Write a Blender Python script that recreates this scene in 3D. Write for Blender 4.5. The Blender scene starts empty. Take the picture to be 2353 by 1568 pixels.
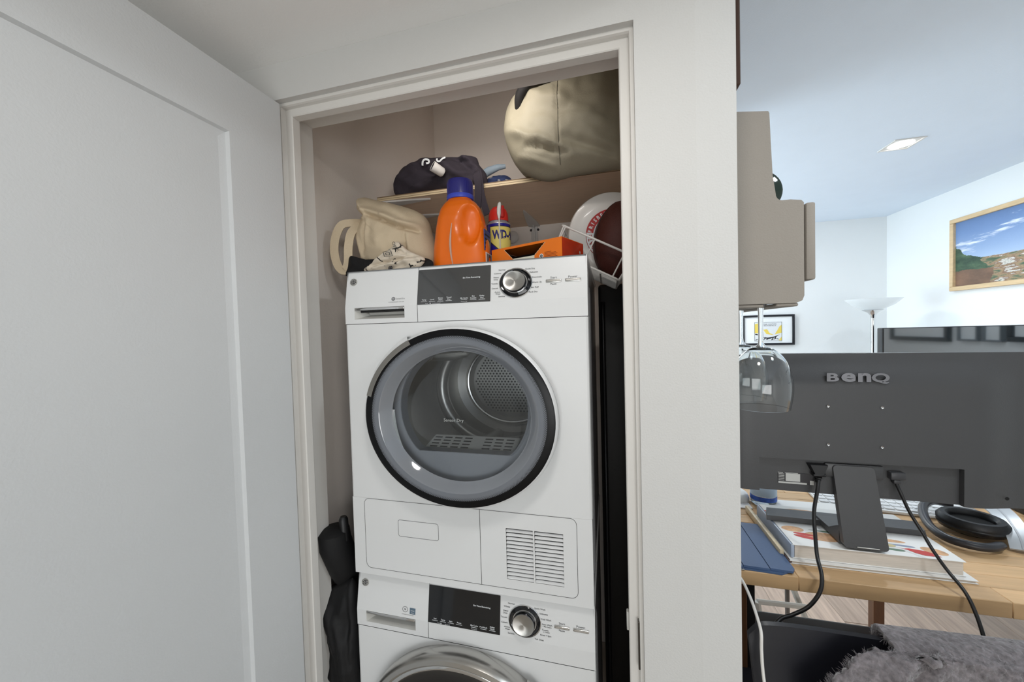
import bpy, bmesh, math, random
from mathutils import Vector, Matrix, noise
random.seed(4)
SC = bpy.context.scene
COL = SC.collection
PI = math.pi

# ------------------------------------------------------------------ camera
def set_camera():
    yaw, pitch, roll = .2526, -.0279, -.0274
    cy, sy = math.cos(yaw), math.sin(yaw)
    fwd = Vector((-sy*math.cos(pitch), cy*math.cos(pitch), math.sin(pitch)))
    right = Vector((cy, sy, 0)); up = right.cross(fwd)
    rr = right*math.cos(roll) + up*math.sin(roll)
    uu = -right*math.sin(roll) + up*math.cos(roll)
    cam = bpy.data.cameras.new('camera'); o = bpy.data.objects.new('camera', cam); COL.objects.link(o)
    m = Matrix.Identity(4)
    for i in range(3):
        m[i][0] = rr[i]; m[i][1] = uu[i]; m[i][2] = -fwd[i]
    m.translation = Vector((.7047, -.8821, 1.5241))
    o.matrix_world = m
    cam.sensor_width = 36; cam.sensor_fit = 'HORIZONTAL'; cam.lens = 850/2353*36
    cam.clip_start = .02; cam.clip_end = 60
    SC.camera = o
set_camera()

# ------------------------------------------------------------------ world, lights, exposure
w = bpy.data.worlds.new('world'); SC.world = w; w.use_nodes = True
w.node_tree.nodes['Background'].inputs[0].default_value = (.8, .87, 1, 1)
w.node_tree.nodes['Background'].inputs[1].default_value = .35
SC.view_settings.view_transform = 'Standard'; SC.view_settings.look = 'None'
SC.view_settings.gamma = 1; SC.view_settings.use_curve_mapping = False
SC.view_settings.exposure = 0.0
def area(name, loc, size, power, color, direction=(0, 0, -1), shape='SQUARE', size_y=None):
    l = bpy.data.lights.new(name, 'AREA'); l.energy = power; l.color = color; l.shape = shape; l.size = size
    if size_y: l.shape = 'RECTANGLE'; l.size_y = size_y
    o = bpy.data.objects.new(name, l); COL.objects.link(o); o.location = loc
    o.rotation_euler = Vector(direction).to_track_quat('-Z', 'Y').to_euler()
    return o
WARM = (1, .975, .94); COOL = (.88, .95, 1)
area('hall_lamp_light', (.66, -.70, 2.205), .22, 4.1, WARM, shape='DISK')
area('south_fill_light', (1.25, -4.57, .85), 2.6, 61, (.985, .985, .98), (-.12, 1, .10), size_y=1.3)  # daylight fill added behind the camera to reach into the closet
_cl = area('closet_fill_light', (.34, .052, 2.255), .34, .95, (1, .94, .88), (.02, 1, -.22), size_y=.03); _cl.data.spread = 2.0  # added fill that lifts the closet interior, no known lamp there
area('west_fill_light', (-1.22, 1.95, 1.4), 1.5, 84, (.76, .90, 1), (1, .35, .62), size_y=1.5)  # unseen daylight fill added to brighten the living walls and ceiling
area('downlight_light', (2.14, 1.417, 2.385), .11, 8, COOL)
area('downlight_light_south', (1.75, -.40, 2.385), .2, 9, COOL)
area('ceiling_fill_west', (1.1, 2.3, 2.385), .3, 17, (1, .99, .97))  # unseen ceiling fill without a fixture, added to light the far wall

# ------------------------------------------------------------------ materials
def lin(c):
    r = []
    for v in c:
        v /= 255
        r.append(v/12.92 if v <= .04045 else ((v+.055)/1.055)**2.4)
    return (*r, 1)
MATS = {}
def mat(name, rgb, rough=.5, metal=0, bump=0, bscale=60, var=0, vscale=8, spec=.5, coat=0, trans=0, stretch=None, emis=0, objvar=0, ior=1.45):
    if name in MATS: return MATS[name]
    m = bpy.data.materials.new(name); m.use_nodes = True; nt = m.node_tree; b = nt.nodes['Principled BSDF']
    c = lin(rgb)
    b.inputs['Base Color'].default_value = c; b.inputs['Roughness'].default_value = rough
    b.inputs['Metallic'].default_value = metal; b.inputs['Specular IOR Level'].default_value = spec
    b.inputs['Coat Weight'].default_value = coat; b.inputs['Transmission Weight'].default_value = trans
    b.inputs['IOR'].default_value = ior
    if emis:
        b.inputs['Emission Color'].default_value = c; b.inputs['Emission Strength'].default_value = emis
    tc = nt.nodes.new('ShaderNodeTexCoord'); mp = nt.nodes.new('ShaderNodeMapping')
    nt.links.new(tc.outputs['Object'], mp.inputs[0])
    if stretch: mp.inputs['Scale'].default_value = stretch
    if var or objvar:
        n = nt.nodes.new('ShaderNodeTexNoise'); n.inputs['Scale'].default_value = vscale; n.inputs['Detail'].default_value = 6
        nt.links.new(mp.outputs[0], n.inputs['Vector'])
        mr = nt.nodes.new('ShaderNodeMapRange'); mr.inputs[3].default_value = 1-var; mr.inputs[4].default_value = 1+var
        mr.inputs[1].default_value = .25; mr.inputs[2].default_value = .75
        nt.links.new(n.outputs[0], mr.inputs[0])
        last = mr.outputs[0]
        if objvar:
            oi = nt.nodes.new('ShaderNodeObjectInfo'); m2 = nt.nodes.new('ShaderNodeMapRange')
            m2.inputs[3].default_value = 1-objvar; m2.inputs[4].default_value = 1+objvar
            nt.links.new(oi.outputs['Random'], m2.inputs[0])
            mu = nt.nodes.new('ShaderNodeMath'); mu.operation = 'MULTIPLY'
            nt.links.new(last, mu.inputs[0]); nt.links.new(m2.outputs[0], mu.inputs[1]); last = mu.outputs[0]
        vm = nt.nodes.new('ShaderNodeVectorMath'); vm.operation = 'SCALE'; vm.inputs[0].default_value = c[:3]
        nt.links.new(last, vm.inputs['Scale']); nt.links.new(vm.outputs[0], b.inputs['Base Color'])
    if bump:
        n2 = nt.nodes.new('ShaderNodeTexNoise'); n2.inputs['Scale'].default_value = bscale; n2.inputs['Detail'].default_value = 4
        nt.links.new(mp.outputs[0], n2.inputs['Vector'])
        bp = nt.nodes.new('ShaderNodeBump'); bp.inputs['Strength'].default_value = bump; bp.inputs['Distance'].default_value = .002
        nt.links.new(n2.outputs[0], bp.inputs['Height']); nt.links.new(bp.outputs[0], b.inputs['Normal'])
    MATS[name] = m
    return m
def glassy(name, tint=(235, 240, 245), gloss=.12, rough=.02, fres=1.45):
    if name in MATS: return MATS[name]
    m = bpy.data.materials.new(name); m.use_nodes = True; nt = m.node_tree; nt.nodes.clear()
    o = nt.nodes.new('ShaderNodeOutputMaterial'); t = nt.nodes.new('ShaderNodeBsdfTransparent'); g = nt.nodes.new('ShaderNodeBsdfGlossy')
    t.inputs[0].default_value = lin(tint); g.inputs['Roughness'].default_value = rough
    mx = nt.nodes.new('ShaderNodeMixShader'); f = nt.nodes.new('ShaderNodeFresnel'); f.inputs[0].default_value = fres
    a = nt.nodes.new('ShaderNodeMath'); a.operation = 'ADD'; a.inputs[1].default_value = gloss; a.use_clamp = True
    nt.links.new(f.outputs[0], a.inputs[0]); nt.links.new(a.outputs[0], mx.inputs[0])
    nt.links.new(t.outputs[0], mx.inputs[1]); nt.links.new(g.outputs[0], mx.inputs[2]); nt.links.new(mx.outputs[0], o.inputs[0])
    MATS[name] = m
    return m
M_WALL = mat('wall_paint', (208, 207, 204), .75, bump=.25, bscale=260, var=.012, vscale=3)
M_LWALL = mat('living_wall_paint', (236, 238, 238), .8, bump=.2, bscale=260, var=.01, vscale=3)
M_CEIL = mat('ceiling_daylight_tint', (228, 238, 250), .85, bump=.2, bscale=200, var=.01)  # blue cast of the daylight is mixed into this colour
M_TRIM = mat('trim_paint', (222, 219, 214), .45, bump=.12, bscale=150, var=.015, vscale=10)
M_DOOR = mat('door_paint', (209, 211, 212), .5, bump=.2, bscale=240, var=.015, vscale=4)
M_CLOSET = mat('closet_paint', (240, 231, 223), .8, bump=.25, bscale=220, var=.02, vscale=3)
M_WHITE = mat('appliance_white', (226, 227, 227), .32, var=.006, vscale=4, bump=.02, bscale=400)
M_WSIDE = mat('appliance_side_shaded', (128, 128, 130), .28, bump=.02, bscale=300)  # white sides coloured grey, closet shade put into the colour
M_SILVER = mat('silver', (190, 188, 184), .25, metal=1, var=.02)
M_CHROME = mat('chrome', (215, 215, 215), .08, metal=1)
M_BLACKG = mat('black_glass', (14, 16, 20), .07, spec=.6, coat=.3)
M_BLACKP = mat('black_plastic', (20, 20, 22), .4, bump=.05, bscale=400)
M_DARKGAP = mat('dark_gap', (60, 58, 56), .8)
M_INK = mat('black_ink', (40, 40, 44), .6)
M_WINK = mat('white_ink', (225, 228, 230), .5)
M_GINK = mat('grey_ink', (120, 120, 122), .6)
M_DRUM = mat('drum_steel', (198, 196, 190), .32, metal=.7, bump=.12, bscale=30, var=.1, vscale=10)
M_GREYP = mat('grey_plastic', (172, 174, 178), .35, var=.01)
M_LTGREY = mat('light_grey_plastic', (196, 195, 190), .4, var=.01)

# ------------------------------------------------------------------ geometry helpers
M_DISP = mat('display_glass', (16, 18, 22), .06, spec=.5, ior=2.3)
def V(*a): return Vector(a)
class MB:
    def __init__(s): s.v = []; s.f = []; s.mi = []; s.sm = []
    def add(s, vs, fs, mi=0, smooth=False, M=None):
        o = len(s.v)
        s.v += [(M @ Vector(p)) if M is not None else Vector(p) for p in vs]
        for f in fs: s.f.append([i+o for i in f]); s.mi.append(mi); s.sm.append(smooth)
        return s
    def box(s, x0, x1, y0, y1, z0, z1, mi=0, M=None):
        return s.add([(x0,y0,z0),(x1,y0,z0),(x1,y1,z0),(x0,y1,z0),(x0,y0,z1),(x1,y0,z1),(x1,y1,z1),(x0,y1,z1)],
                     [(0,3,2,1),(4,5,6,7),(0,1,5,4),(1,2,6,5),(2,3,7,6),(3,0,4,7)], mi, False, M)
    def rbox(s, x0, x1, y0, y1, z0, z1, r, seg=2, mi=0, M=None, verts=False):
        bm = bmesh.new()
        bmesh.ops.create_cube(bm, size=1)
        for v in bm.verts: v.co = Vector(((x0+x1)/2+v.co.x*(x1-x0), (y0+y1)/2+v.co.y*(y1-y0), (z0+z1)/2+v.co.z*(z1-z0)))
        r = min(r, .49*min(x1-x0, y1-y0, z1-z0))
        bmesh.ops.bevel(bm, geom=bm.edges[:], offset=r, segments=seg, profile=.5, affect='EDGES')
        return s.frombm(bm, mi, True, M)
    def frombm(s, bm, mi=0, smooth=False, M=None):
        bm.verts.index_update()
        s.add([v.co.copy() for v in bm.verts], [[v.index for v in f.verts] for f in bm.faces], mi, smooth, M)
        bm.free(); return s
    def prism(s, poly, plane, d0, d1, mi=0, mcap=None, M=None, smooth=False):
        n = len(poly); mc = mi if mcap is None else mcap
        def p(a, b, d): return {'xz': (a, d, b), 'xy': (a, b, d), 'yz': (d, a, b)}[plane]
        vs = [p(a, b, d0) for a, b in poly] + [p(a, b, d1) for a, b in poly]
        area2 = sum(poly[i][0]*poly[(i+1) % n][1]-poly[(i+1) % n][0]*poly[i][1] for i in range(n))
        fl = (area2 > 0) != (plane == 'xz')
        caps = [list(range(n))[::-1], [i+n for i in range(n)]]
        sides = [(i, (i+1) % n, (i+1) % n+n, i+n) for i in range(n)]
        if not fl: caps = [c[::-1] for c in caps]; sides = [q[::-1] for q in sides]
        if d1 < d0: caps = [c[::-1] for c in caps]; sides = [q[::-1] for q in sides]
        s.add(vs, caps, mc, False, M)
        o = len(s.v)-len(vs)
        for q in sides: s.f.append([i+o for i in q]); s.mi.append(mi); s.sm.append(smooth)
        return s
    def lathe(s, prof, n=32, M=None, sx=1, mi=0, smooth=True, a0=0, a1=2*PI):
        full = abs(a1-a0-2*PI) < 1e-6
        m = n if full else n+1
        vs = []; fs = []
        for i in range(m):
            a = a0+(a1-a0)*i/n
            for r, z in prof: vs.append((r*math.cos(a)*sx, r*math.sin(a), z))
        k = len(prof)
        for i in range(n):
            j = (i+1) % m
            for q in range(k-1):
                f = [i*k+q, j*k+q, j*k+q+1, i*k+q+1]
                if prof[q][0] < 1e-7: f = [i*k+q, j*k+q+1, i*k+q+1]
                elif prof[q+1][0] < 1e-7: f = [i*k+q, j*k+q, i*k+q+1]
                fs.append(f)
        return s.add(vs, fs, mi, smooth, M)
    def tube(s, pts, r, n=8, closed=False, mi=0, M=None, rz=None, caps=True):
        pts = [Vector(p) for p in pts]; L = len(pts); vs = []; fs = []
        rs = r if isinstance(r, (list, tuple)) else [r]*L
        up = None
        for i in range(L):
            a = pts[(i-1) % L] if closed or i > 0 else pts[i]; b = pts[(i+1) % L] if closed or i < L-1 else pts[i]
            t = (b-a).normalized()
            if up is None: up = t.orthogonal().normalized()
            else:
                up = up-t*up.dot(t); up = up.normalized() if up.length > 1e-8 else t.orthogonal().normalized()
            bi = t.cross(up)
            for q in range(n):
                an = 2*PI*q/n; vs.append(pts[i]+up*math.cos(an)*rs[i]+bi*math.sin(an)*rs[i])
        for i in range(L if closed else L-1):
            j = (i+1) % L
            for q in range(n): fs.append((i*n+q, i*n+(q+1) % n, j*n+(q+1) % n, j*n+q))
        if caps and not closed: fs += [list(range(n))[::-1], [(L-1)*n+q for q in range(n)]]
        return s.add(vs, fs, mi, True, M)
    def strip(s, pts, nrm, w, t, mi=0, M=None):          # a flat band: rectangle cross-section swept along pts
        pts = [Vector(p) for p in pts]; L = len(pts); vs = []; fs = []
        for i in range(L):
            tg = (pts[min(i+1, L-1)]-pts[max(i-1, 0)]).normalized()
            n_ = Vector(nrm[i] if isinstance(nrm, list) else nrm); n_ = (n_-tg*n_.dot(tg)).normalized(); b = tg.cross(n_)
            ww = w[i] if isinstance(w, list) else w
            for sx, sz in ((-1,-1),(1,-1),(1,1),(-1,1)): vs.append(pts[i]+b*sx*ww/2+n_*sz*t/2)
        for i in range(L-1):
            for q in range(4): fs.append((i*4+q, i*4+(q+1) % 4, i*4+4+(q+1) % 4, i*4+4+q))
        fs += [(3,2,1,0), tuple((L-1)*4+q for q in range(4))]
        return s.add(vs, fs, mi, True, M)
    def build(s, name, mats, parent=None, angle=40, world=True, kind=None):
        me = bpy.data.meshes.new(name)
        if not isinstance(mats, (list, tuple)): mats = [mats]
        vs = s.v
        if parent is not None and world:
            inv = WM[parent].inverted(); vs = [inv @ v for v in vs]
        me.from_pydata([tuple(v) for v in vs], [], s.f)
        for m_ in mats: me.materials.append(m_)
        for p, i, sm in zip(me.polygons, s.mi, s.sm): p.material_index = i; p.use_smooth = sm
        if any(s.sm):
            for p in me.polygons: p.use_smooth = True
            me.set_sharp_from_angle(angle=math.radians(angle))
        me.update()
        o = bpy.data.objects.new(name, me); COL.objects.link(o)
        if parent is not None: o.parent = parent; WM[o] = WM[parent]
        else: WM[o] = Matrix.Identity(4)
        if kind: o['kind'] = kind
        return o
WM = {}
def thing(name, label, cat, loc=(0,0,0), rot=None, group=None):
    o = bpy.data.objects.new(name, None); COL.objects.link(o); o.empty_display_size = .05
    m = Matrix.Translation(Vector(loc))
    if rot is not None: m = m @ rot.to_4x4()
    o.matrix_world = m; WM[o] = m
    o['label'] = label; o['category'] = cat
    if group: o['group'] = group
    return o
def tag(o, label, cat, group=None):
    o['label'] = label; o['category'] = cat
    if group: o['group'] = group
    return o
def struct(o): o['kind'] = 'structure'; return o
def catmull(pts, n=6, closed=False):
    pts = [Vector(p) for p in pts]; L = len(pts); out = []
    for i in range(L if closed else L-1):
        if closed: p0, p1, p2, p3 = pts[i-1], pts[i], pts[(i+1) % L], pts[(i+2) % L]
        else: p0, p1, p2, p3 = pts[max(i-1,0)], pts[i], pts[i+1], pts[min(i+2,L-1)]
        for k in range(n):
            t = k/n
            out.append(.5*((2*p1)+(p2-p0)*t+(2*p0-5*p1+4*p2-p3)*t*t+(3*p1-p0-3*p2+p3)*t**3))
    if not closed: out.append(pts[-1])
    return out
def rrect(x0, x1, z0, z1, r, n=5):
    out = []
    for cx, cz, a in ((x1-r, z1-r, 0), (x0+r, z1-r, PI/2), (x0+r, z0+r, PI), (x1-r, z0+r, 1.5*PI)):
        for i in range(n+1): out.append((cx+r*math.cos(a+PI/2*i/n), cz+r*math.sin(a+PI/2*i/n)))
    return out
def basis(o, ex, ey, ez):
    m = Matrix.Identity(4)
    for i in range(3): m[i][0] = ex[i]; m[i][1] = ey[i]; m[i][2] = ez[i]; m[i][3] = o[i]
    return m
_fc = {}
def text(mb, s, size, M, mi=0, sx=1.0, align='CENTER', bold=0, ext=.0002):
    """letters as thin print; M maps text x,y,z(out of the surface)"""
    key = (s, align, bold)
    if key not in _fc:
        cu = bpy.data.curves.new('tmp', 'FONT'); cu.body = s; cu.size = 1; cu.align_x = align; cu.align_y = 'CENTER'
        cu.resolution_u = 2; cu.offset = bold
        ob = bpy.data.objects.new('tmp', cu); COL.objects.link(ob)
        dg = bpy.context.evaluated_depsgraph_get(); ev = ob.evaluated_get(dg); me = ev.to_mesh()
        _fc[key] = ([v.co.copy() for v in me.vertices], [list(p.vertices) for p in me.polygons])
        ev.to_mesh_clear(); bpy.data.objects.remove(ob); bpy.data.curves.remove(cu)
    vs, fs = _fc[key]
    n = len(vs)
    mb.add([M @ Vector((v.x*size*sx, v.y*size, ext)) for v in vs], fs, mi)
def text_solid(mb, s, size, M, depth, mi=0, sx=1.0, bold=0, spacing=1):
    cu = bpy.data.curves.new('tmp', 'FONT'); cu.body = s; cu.size = 1; cu.align_x = 'CENTER'; cu.align_y = 'CENTER'; cu.resolution_u = 4
    cu.offset = bold; cu.extrude = .5; cu.space_character = spacing
    ob = bpy.data.objects.new('tmp', cu); COL.objects.link(ob)
    dg = bpy.context.evaluated_depsgraph_get(); ev = ob.evaluated_get(dg); me = ev.to_mesh()
    mb.add([M @ Vector((v.co.x*size*sx, v.co.y*size, (v.co.z+.5)*depth)) for v in me.vertices], [list(p.vertices) for p in me.polygons], mi)
    ev.to_mesh_clear(); bpy.data.objects.remove(ob); bpy.data.curves.remove(cu)
def seg_d(px, pz, a):
    x0, z0, x1, z1 = a[:4]; dx, dz = x1-x0, z1-z0; L2 = dx*dx+dz*dz
    t = max(0, min(1, ((px-x0)*dx+(pz-z0)*dz)/L2)) if L2 else 0
    return math.hypot(px-x0-t*dx, pz-z0-t*dz), t
def puff(outline, yc, df, db, folds=(), c=None, nr=16, sub=5, noise_a=.003, noise_s=14, M=None, mb=None, fn=None, pw=2.2, ex=.55, mi=0, seed=0):
    """soft stuffed thing: closed outline in x,z swelling df to the front and db to the back, with fold lines (x0,z0,x1,z1,width,amp)"""
    ol = catmull([(x, 0, z) for x, z in outline], sub, True)
    n = len(ol)
    if c is None: c = (sum(p.x for p in ol)/n, sum(p.z for p in ol)/n)
    vs = []; fs = []
    def pt(i, t, sgn):
        p = ol[i % n]; x = c[0]+(p.x-c[0])*t; z = c[1]+(p.z-c[1])*t
        h = max(0, 1-t**pw)**ex
        y = yc-df*h if sgn < 0 else yc+db*h
        if sgn < 0:
            for f in folds:
                d, u = seg_d(x, z, f); y -= f[5]*math.exp(-(d/f[4])**2)*min(1, h*2.5)*(.45+.55*math.sin(PI*(.1+.8*u)))
        q = Vector((x*noise_s, sgn*3+seed, z*noise_s)); e = (.3+.7*h)
        y += noise.noise(q)*noise_a*3*e+noise.noise(q*2.7)*noise_a*e
        if fn: x, y, z = fn(x, y, z, t, sgn)
        return (x, y, z)
    for sgn in (-1, 1):
        o = len(vs)
        vs.append(pt(0, 0, sgn))
        for k in range(1, nr+1):
            t = .45*k/nr+.55*math.sin(k/nr*PI/2)
            if sgn > 0 and k == nr: break
            for i in range(n): vs.append(pt(i, t, sgn))
        if sgn < 0: front_rim = o+1+(nr-1)*n
        def ring(k, i):
            if k == nr: return front_rim+i % n
            return o+1+(k-1)*n+i % n
        for i in range(n):
            f = (o, ring(1, i), ring(1, i+1)); fs.append(f if sgn < 0 else f[::-1])
            for k in range(1, nr):
                f = (ring(k, i), ring(k+1, i), ring(k+1, i+1), ring(k, i+1)); fs.append(f if sgn < 0 else f[::-1])
    a2 = sum(ol[i].x*ol[(i+1) % n].z-ol[(i+1) % n].x*ol[i].z for i in range(n))
    if a2 < 0: fs = [f[::-1] for f in fs]
    mb = mb or MB()
    return mb.add(vs, fs, mi, True, M)

# ================================================================== SETTING
YW = -.10
def bx(name, mats, *a, parent=None): return MB().box(*a).build(name, mats, parent)
# wall with the closet opening: opening x -.11..0.766, head z 2.127
fl = struct(bx('floor', mat('subfloor', (190, 180, 168), .6, var=.05), -1.3, 3.0, -4.6, 2.95, -.06, -.004))
mb = MB().box(-1.3, -.11, YW, .02, 0, 3.0).box(-.11, .766, YW, .02, 2.127, 3.0)
struct(mb.build('wall_front', M_WALL))
mb = MB().prism([(.766,YW),(.876,YW),(.947,-.093),(.947,1.0),(.80,1.0),(.80,.02),(.766,.02)], 'xy', 0, 3.0)
struct(mb.build('wall_right', M_WALL))
struct(bx('wall_closet_left', M_CLOSET, -.26, -.15, .02, 1.0, 0, 3.0))
struct(bx('wall_closet_back', M_CLOSET, -.15, .80, .92, 1.0, 0, 3.0))
struct(bx('wall_closet_right', M_CLOSET, .792, .7999, .0201, .92, 0, 3.0))
struct(bx('ceiling_closet', M_CLOSET, -.26, .947, -.1, 1.0, 3.0001, 3.05))
struct(bx('ceiling_hall', mat('hall_ceiling_paint', (243,242,240), .85, bump=.2, bscale=200), -1.3, .947, -4.6, YW-.0001, 2.218, 2.5))
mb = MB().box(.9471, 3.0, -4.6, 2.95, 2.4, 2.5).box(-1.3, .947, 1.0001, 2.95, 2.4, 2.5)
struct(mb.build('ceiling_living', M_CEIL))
struct(bx('wall_north', M_LWALL, -1.3, 3.0, 2.95, 3.05, 0, 2.4))
struct(bx('wall_east', M_LWALL, 3.0, 3.1, -4.6, 3.05, 0, 2.5))
struct(MB().box(-1.4,-1.3,-4.7,1.2,0,2.5).box(-1.4,-1.3,2.8,3.05,0,2.5).box(-1.4,-1.3,1.2,2.8,0,.6).box(-1.4,-1.3,1.2,2.8,2.2,2.5).build('wall_west', M_LWALL))
w2_ = struct(MB().box(-1.39,-1.32,1.2,1.26,.6,2.2).box(-1.39,-1.32,2.74,2.8,.6,2.2).box(-1.39,-1.32,1.26,2.74,.6,.66).box(-1.39,-1.32,1.26,2.74,2.14,2.2).build('added_window_2', M_TRIM))  # unseen window added to go with the west fill light
MB().box(-1.362,-1.357,1.26,2.74,.66,2.14).build('pane', glassy('window_glass', (245,250,250)), w2_)
mb = MB().box(-1.3, -.1, -4.7, -4.6, 0, 2.5).box(2.6, 3.0, -4.7, -4.6, 0, 2.5).box(-.1, 2.6, -4.7, -4.6, 0, .05).box(-.1, 2.6, -4.7, -4.6, 2.2, 2.5)
struct(mb.build('wall_south', M_LWALL))
wi = struct(MB().box(-.1, -.04, -4.69, -4.62, 0.05, 2.2).box(2.54, 2.6, -4.69, -4.62, 0.05, 2.2).box(-.04, 2.54, -4.69, -4.62, .05, .11).box(-.04, 2.54, -4.69, -4.62, 2.14, 2.2).box(1.22, 1.28, -4.69, -4.62, .11, 2.14).build('added_window_1', M_TRIM))  # unseen window added to go with the south fill light
for a, b in ((-.04, 1.22), (1.28, 2.54)): bx('pane', glassy('window_glass', (245, 250, 250)), a, b, -4.66, -4.655, .11, 2.14, parent=wi)

# floor boards, laid as pieces where the photo shows the floor
M_PLANK = mat('plank_wood', (172, 150, 134), .5, var=.28, vscale=5, stretch=(9, .7, 9), objvar=.12, bump=.15, bscale=30)
pl = bpy.data.meshes.new('plank'); bm = bmesh.new(); bmesh.ops.create_cube(bm, size=1)
for v in bm.verts: v.co = Vector((v.co.x*.146, v.co.y*.897, v.co.z*.012+.006 if False else v.co.z*.0036))
bmesh.ops.bevel(bm, geom=[e for e in bm.edges if all(v.co.z > 0 for v in e.verts)], offset=.0015, segments=1, affect='EDGES')
bm.to_mesh(pl); bm.free(); pl.materials.append(M_PLANK)
for i in range(14):
    for j in range(4):
        o = bpy.data.objects.new('plank', pl); COL.objects.link(o); o.parent = fl
        o.location = (1.03+i*.148, -.1+j*.9+(.31*i % .9), -.0021)

# door casing in the opening (rebate, lip and stop)
def frame_path(prof):    # prof: (offset into the opening, y) polygon; swept left-up, across, right-down
    mbx = MB()
    L, Rr, T = -.11, .766, 2.127
    n = len(prof); vs = []; fs = []
    for (px, pz, kx, kz) in ((L, 0, 1, 0), (L, T, 1, -1), (Rr, T, -1, -1), (Rr, 0, -1, 0)):
        for o, y in prof: vs.append((px+kx*o, y, pz+kz*o*(1.0)))
    for i in range(3):
        for q in range(n): fs.append((i*n+q, i*n+(q+1) % n, (i+1)*n+(q+1) % n, (i+1)*n+q))
    fs += [tuple(range(n))[::-1], tuple(3*n+q for q in range(n))]
    return mbx.add(vs, fs)
tr = struct(frame_path([(-.002,-.084),(.007,-.084),(.0085,-.079),(.0085,-.069),(.0255,-.069),(.0275,-.067),(.0275,-.045),(.0255,-.042),(.010,-.042),(.010,.019),(-.002,.019)]).build('trim_1', M_TRIM))
mb = MB().rbox(.7548, .7590, -.0835, -.0715, .80, .905, .002, 2)
mb.build('strike_plate', mat('dark_chrome', (92, 88, 84), .18, metal=1), tr)
MB().rbox(.7335, .7385, -.062, -.048, .865, .905, .0015, 1).build('strike_box', M_LTGREY, tr)

# the open closet door, hinged at the left jamb
dy0, dy1, dx0, dx1, dz1 = -.975, -.104, -.121, -.0852, 2.112
def panel_door():
    mb = MB(); a0, a1 = dy0+.135, dy1-.135; b0, b1 = .22, dz1-.135; bv = .011; dp = .011
    def face(x, s):       # one face of the slab with a bevelled recessed panel
        g = lambda y, z, d: (x-s*d, y, z)
        vs = [g(dy0,.012,0), g(dy1,.012,0), g(dy1,dz1,0), g(dy0,dz1,0),
              g(a0,b0,0), g(a1,b0,0), g(a1,b1,0), g(a0,b1,0),
              g(a0+bv*.3,b0+bv*.3,dp*.75), g(a1-bv*.3,b0+bv*.3,dp*.75), g(a1-bv*.3,b1-bv*.3,dp*.75), g(a0+bv*.3,b1-bv*.3,dp*.75),
              g(a0+bv*1.6,b0+bv*1.6,dp), g(a1-bv*1.6,b0+bv*1.6,dp), g(a1-bv*1.6,b1-bv*1.6,dp), g(a0+bv*1.6,b1-bv*1.6,dp)]
        fs = []
        for k in range(0, 12, 4):
            for i in range(4): fs.append((k+i, k+(i+1) % 4, k+4+(i+1) % 4, k+4+i))
        fs.append((12,13,14,15))
        if s < 0: fs = [f[::-1] for f in fs]
        mb.add(vs, fs)
    face(dx1, 1); face(dx0, -1)
    mb.add([(dx0,dy0,.012),(dx1,dy0,.012),(dx1,dy1,.012),(dx0,dy1,.012),(dx0,dy0,dz1),(dx1,dy0,dz1),(dx1,dy1,dz1),(dx0,dy1,dz1)],
           [(0,3,2,1),(4,5,6,7),(0,1,5,4),(2,3,7,6)])
    return mb
dr = struct(panel_door().build('door_1', M_DOOR))
for z in (.35, 1.1, 1.85):
    MB().lathe([(0,0),(.006,0),(.006,.09),(0,.09)], 12, Matrix.Translation((-.125, -.098, z))).build('hinge', M_SILVER, dr)

# ================================================================== WASHER AND DRYER
Wd = .663; ZB = .8535; ZS = 1.5535; ZK = 1.598; ZT = 1.70; SL = .0165/(ZT-ZK); DROP = .8516
AL = math.atan(SL); NX = 1.13
EX = V(1,0,0); EN = V(0,-math.cos(AL),math.sin(AL)); EZ = V(0,math.sin(AL),math.cos(AL))
def slope(x, z, out=0, dz=0):           # frame on the tilted fascia: local x right, y up the slope, z outwards
    y = SL*(z-ZK); p = V(x, y, z)+EN*out
    return Matrix.Translation((0,0,dz)) @ basis(p, EX, EZ, EN)
def flat(x, z, out=0, dz=0): return basis(V(x, -out, z+dz), V(1,0,0), V(0,0,1), V(0,-1,0))
def grid_plate(mb, xs, zs, holes, y0, y1, dz=0):    # plate with rectangular holes, real thickness
    for i in range(len(xs)-1):
        for j in range(len(zs)-1):
            if (i, j) in holes:
                a, b, c, d = xs[i], xs[i+1], zs[j]+dz, zs[j+1]+dz
                mb.add([(a,y0,c),(b,y0,c),(b,y0,d),(a,y0,d),(a,y1,c),(b,y1,c),(b,y1,d),(a,y1,d)], [(0,1,5,4),(1,2,6,5),(2,3,7,6),(3,0,4,7)])
            else: mb.box(xs[i], xs[i+1], y0, y1, zs[j]+dz, zs[j+1]+dz)
    return mb
def joint(mb, pts, dz, r=.0009, closed=False): mb.tube([V(*p)+V(0,0,dz) for p in pts], r, 5, closed)
def ell(cx, cz, r, n, y, a0=0, a1=2*PI): return [V(cx+NX*r*math.cos(a0+(a1-a0)*i/n), y, cz+r*math.sin(a0+(a1-a0)*i/n)) for i in range(n+1)]
def emat(cx, cz, y, dz): return basis(V(cx, y, cz+dz), V(NX,0,0), V(0,0,1), V(0,-1,0))   # lathe: radius in x,z, height towards the viewer

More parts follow.
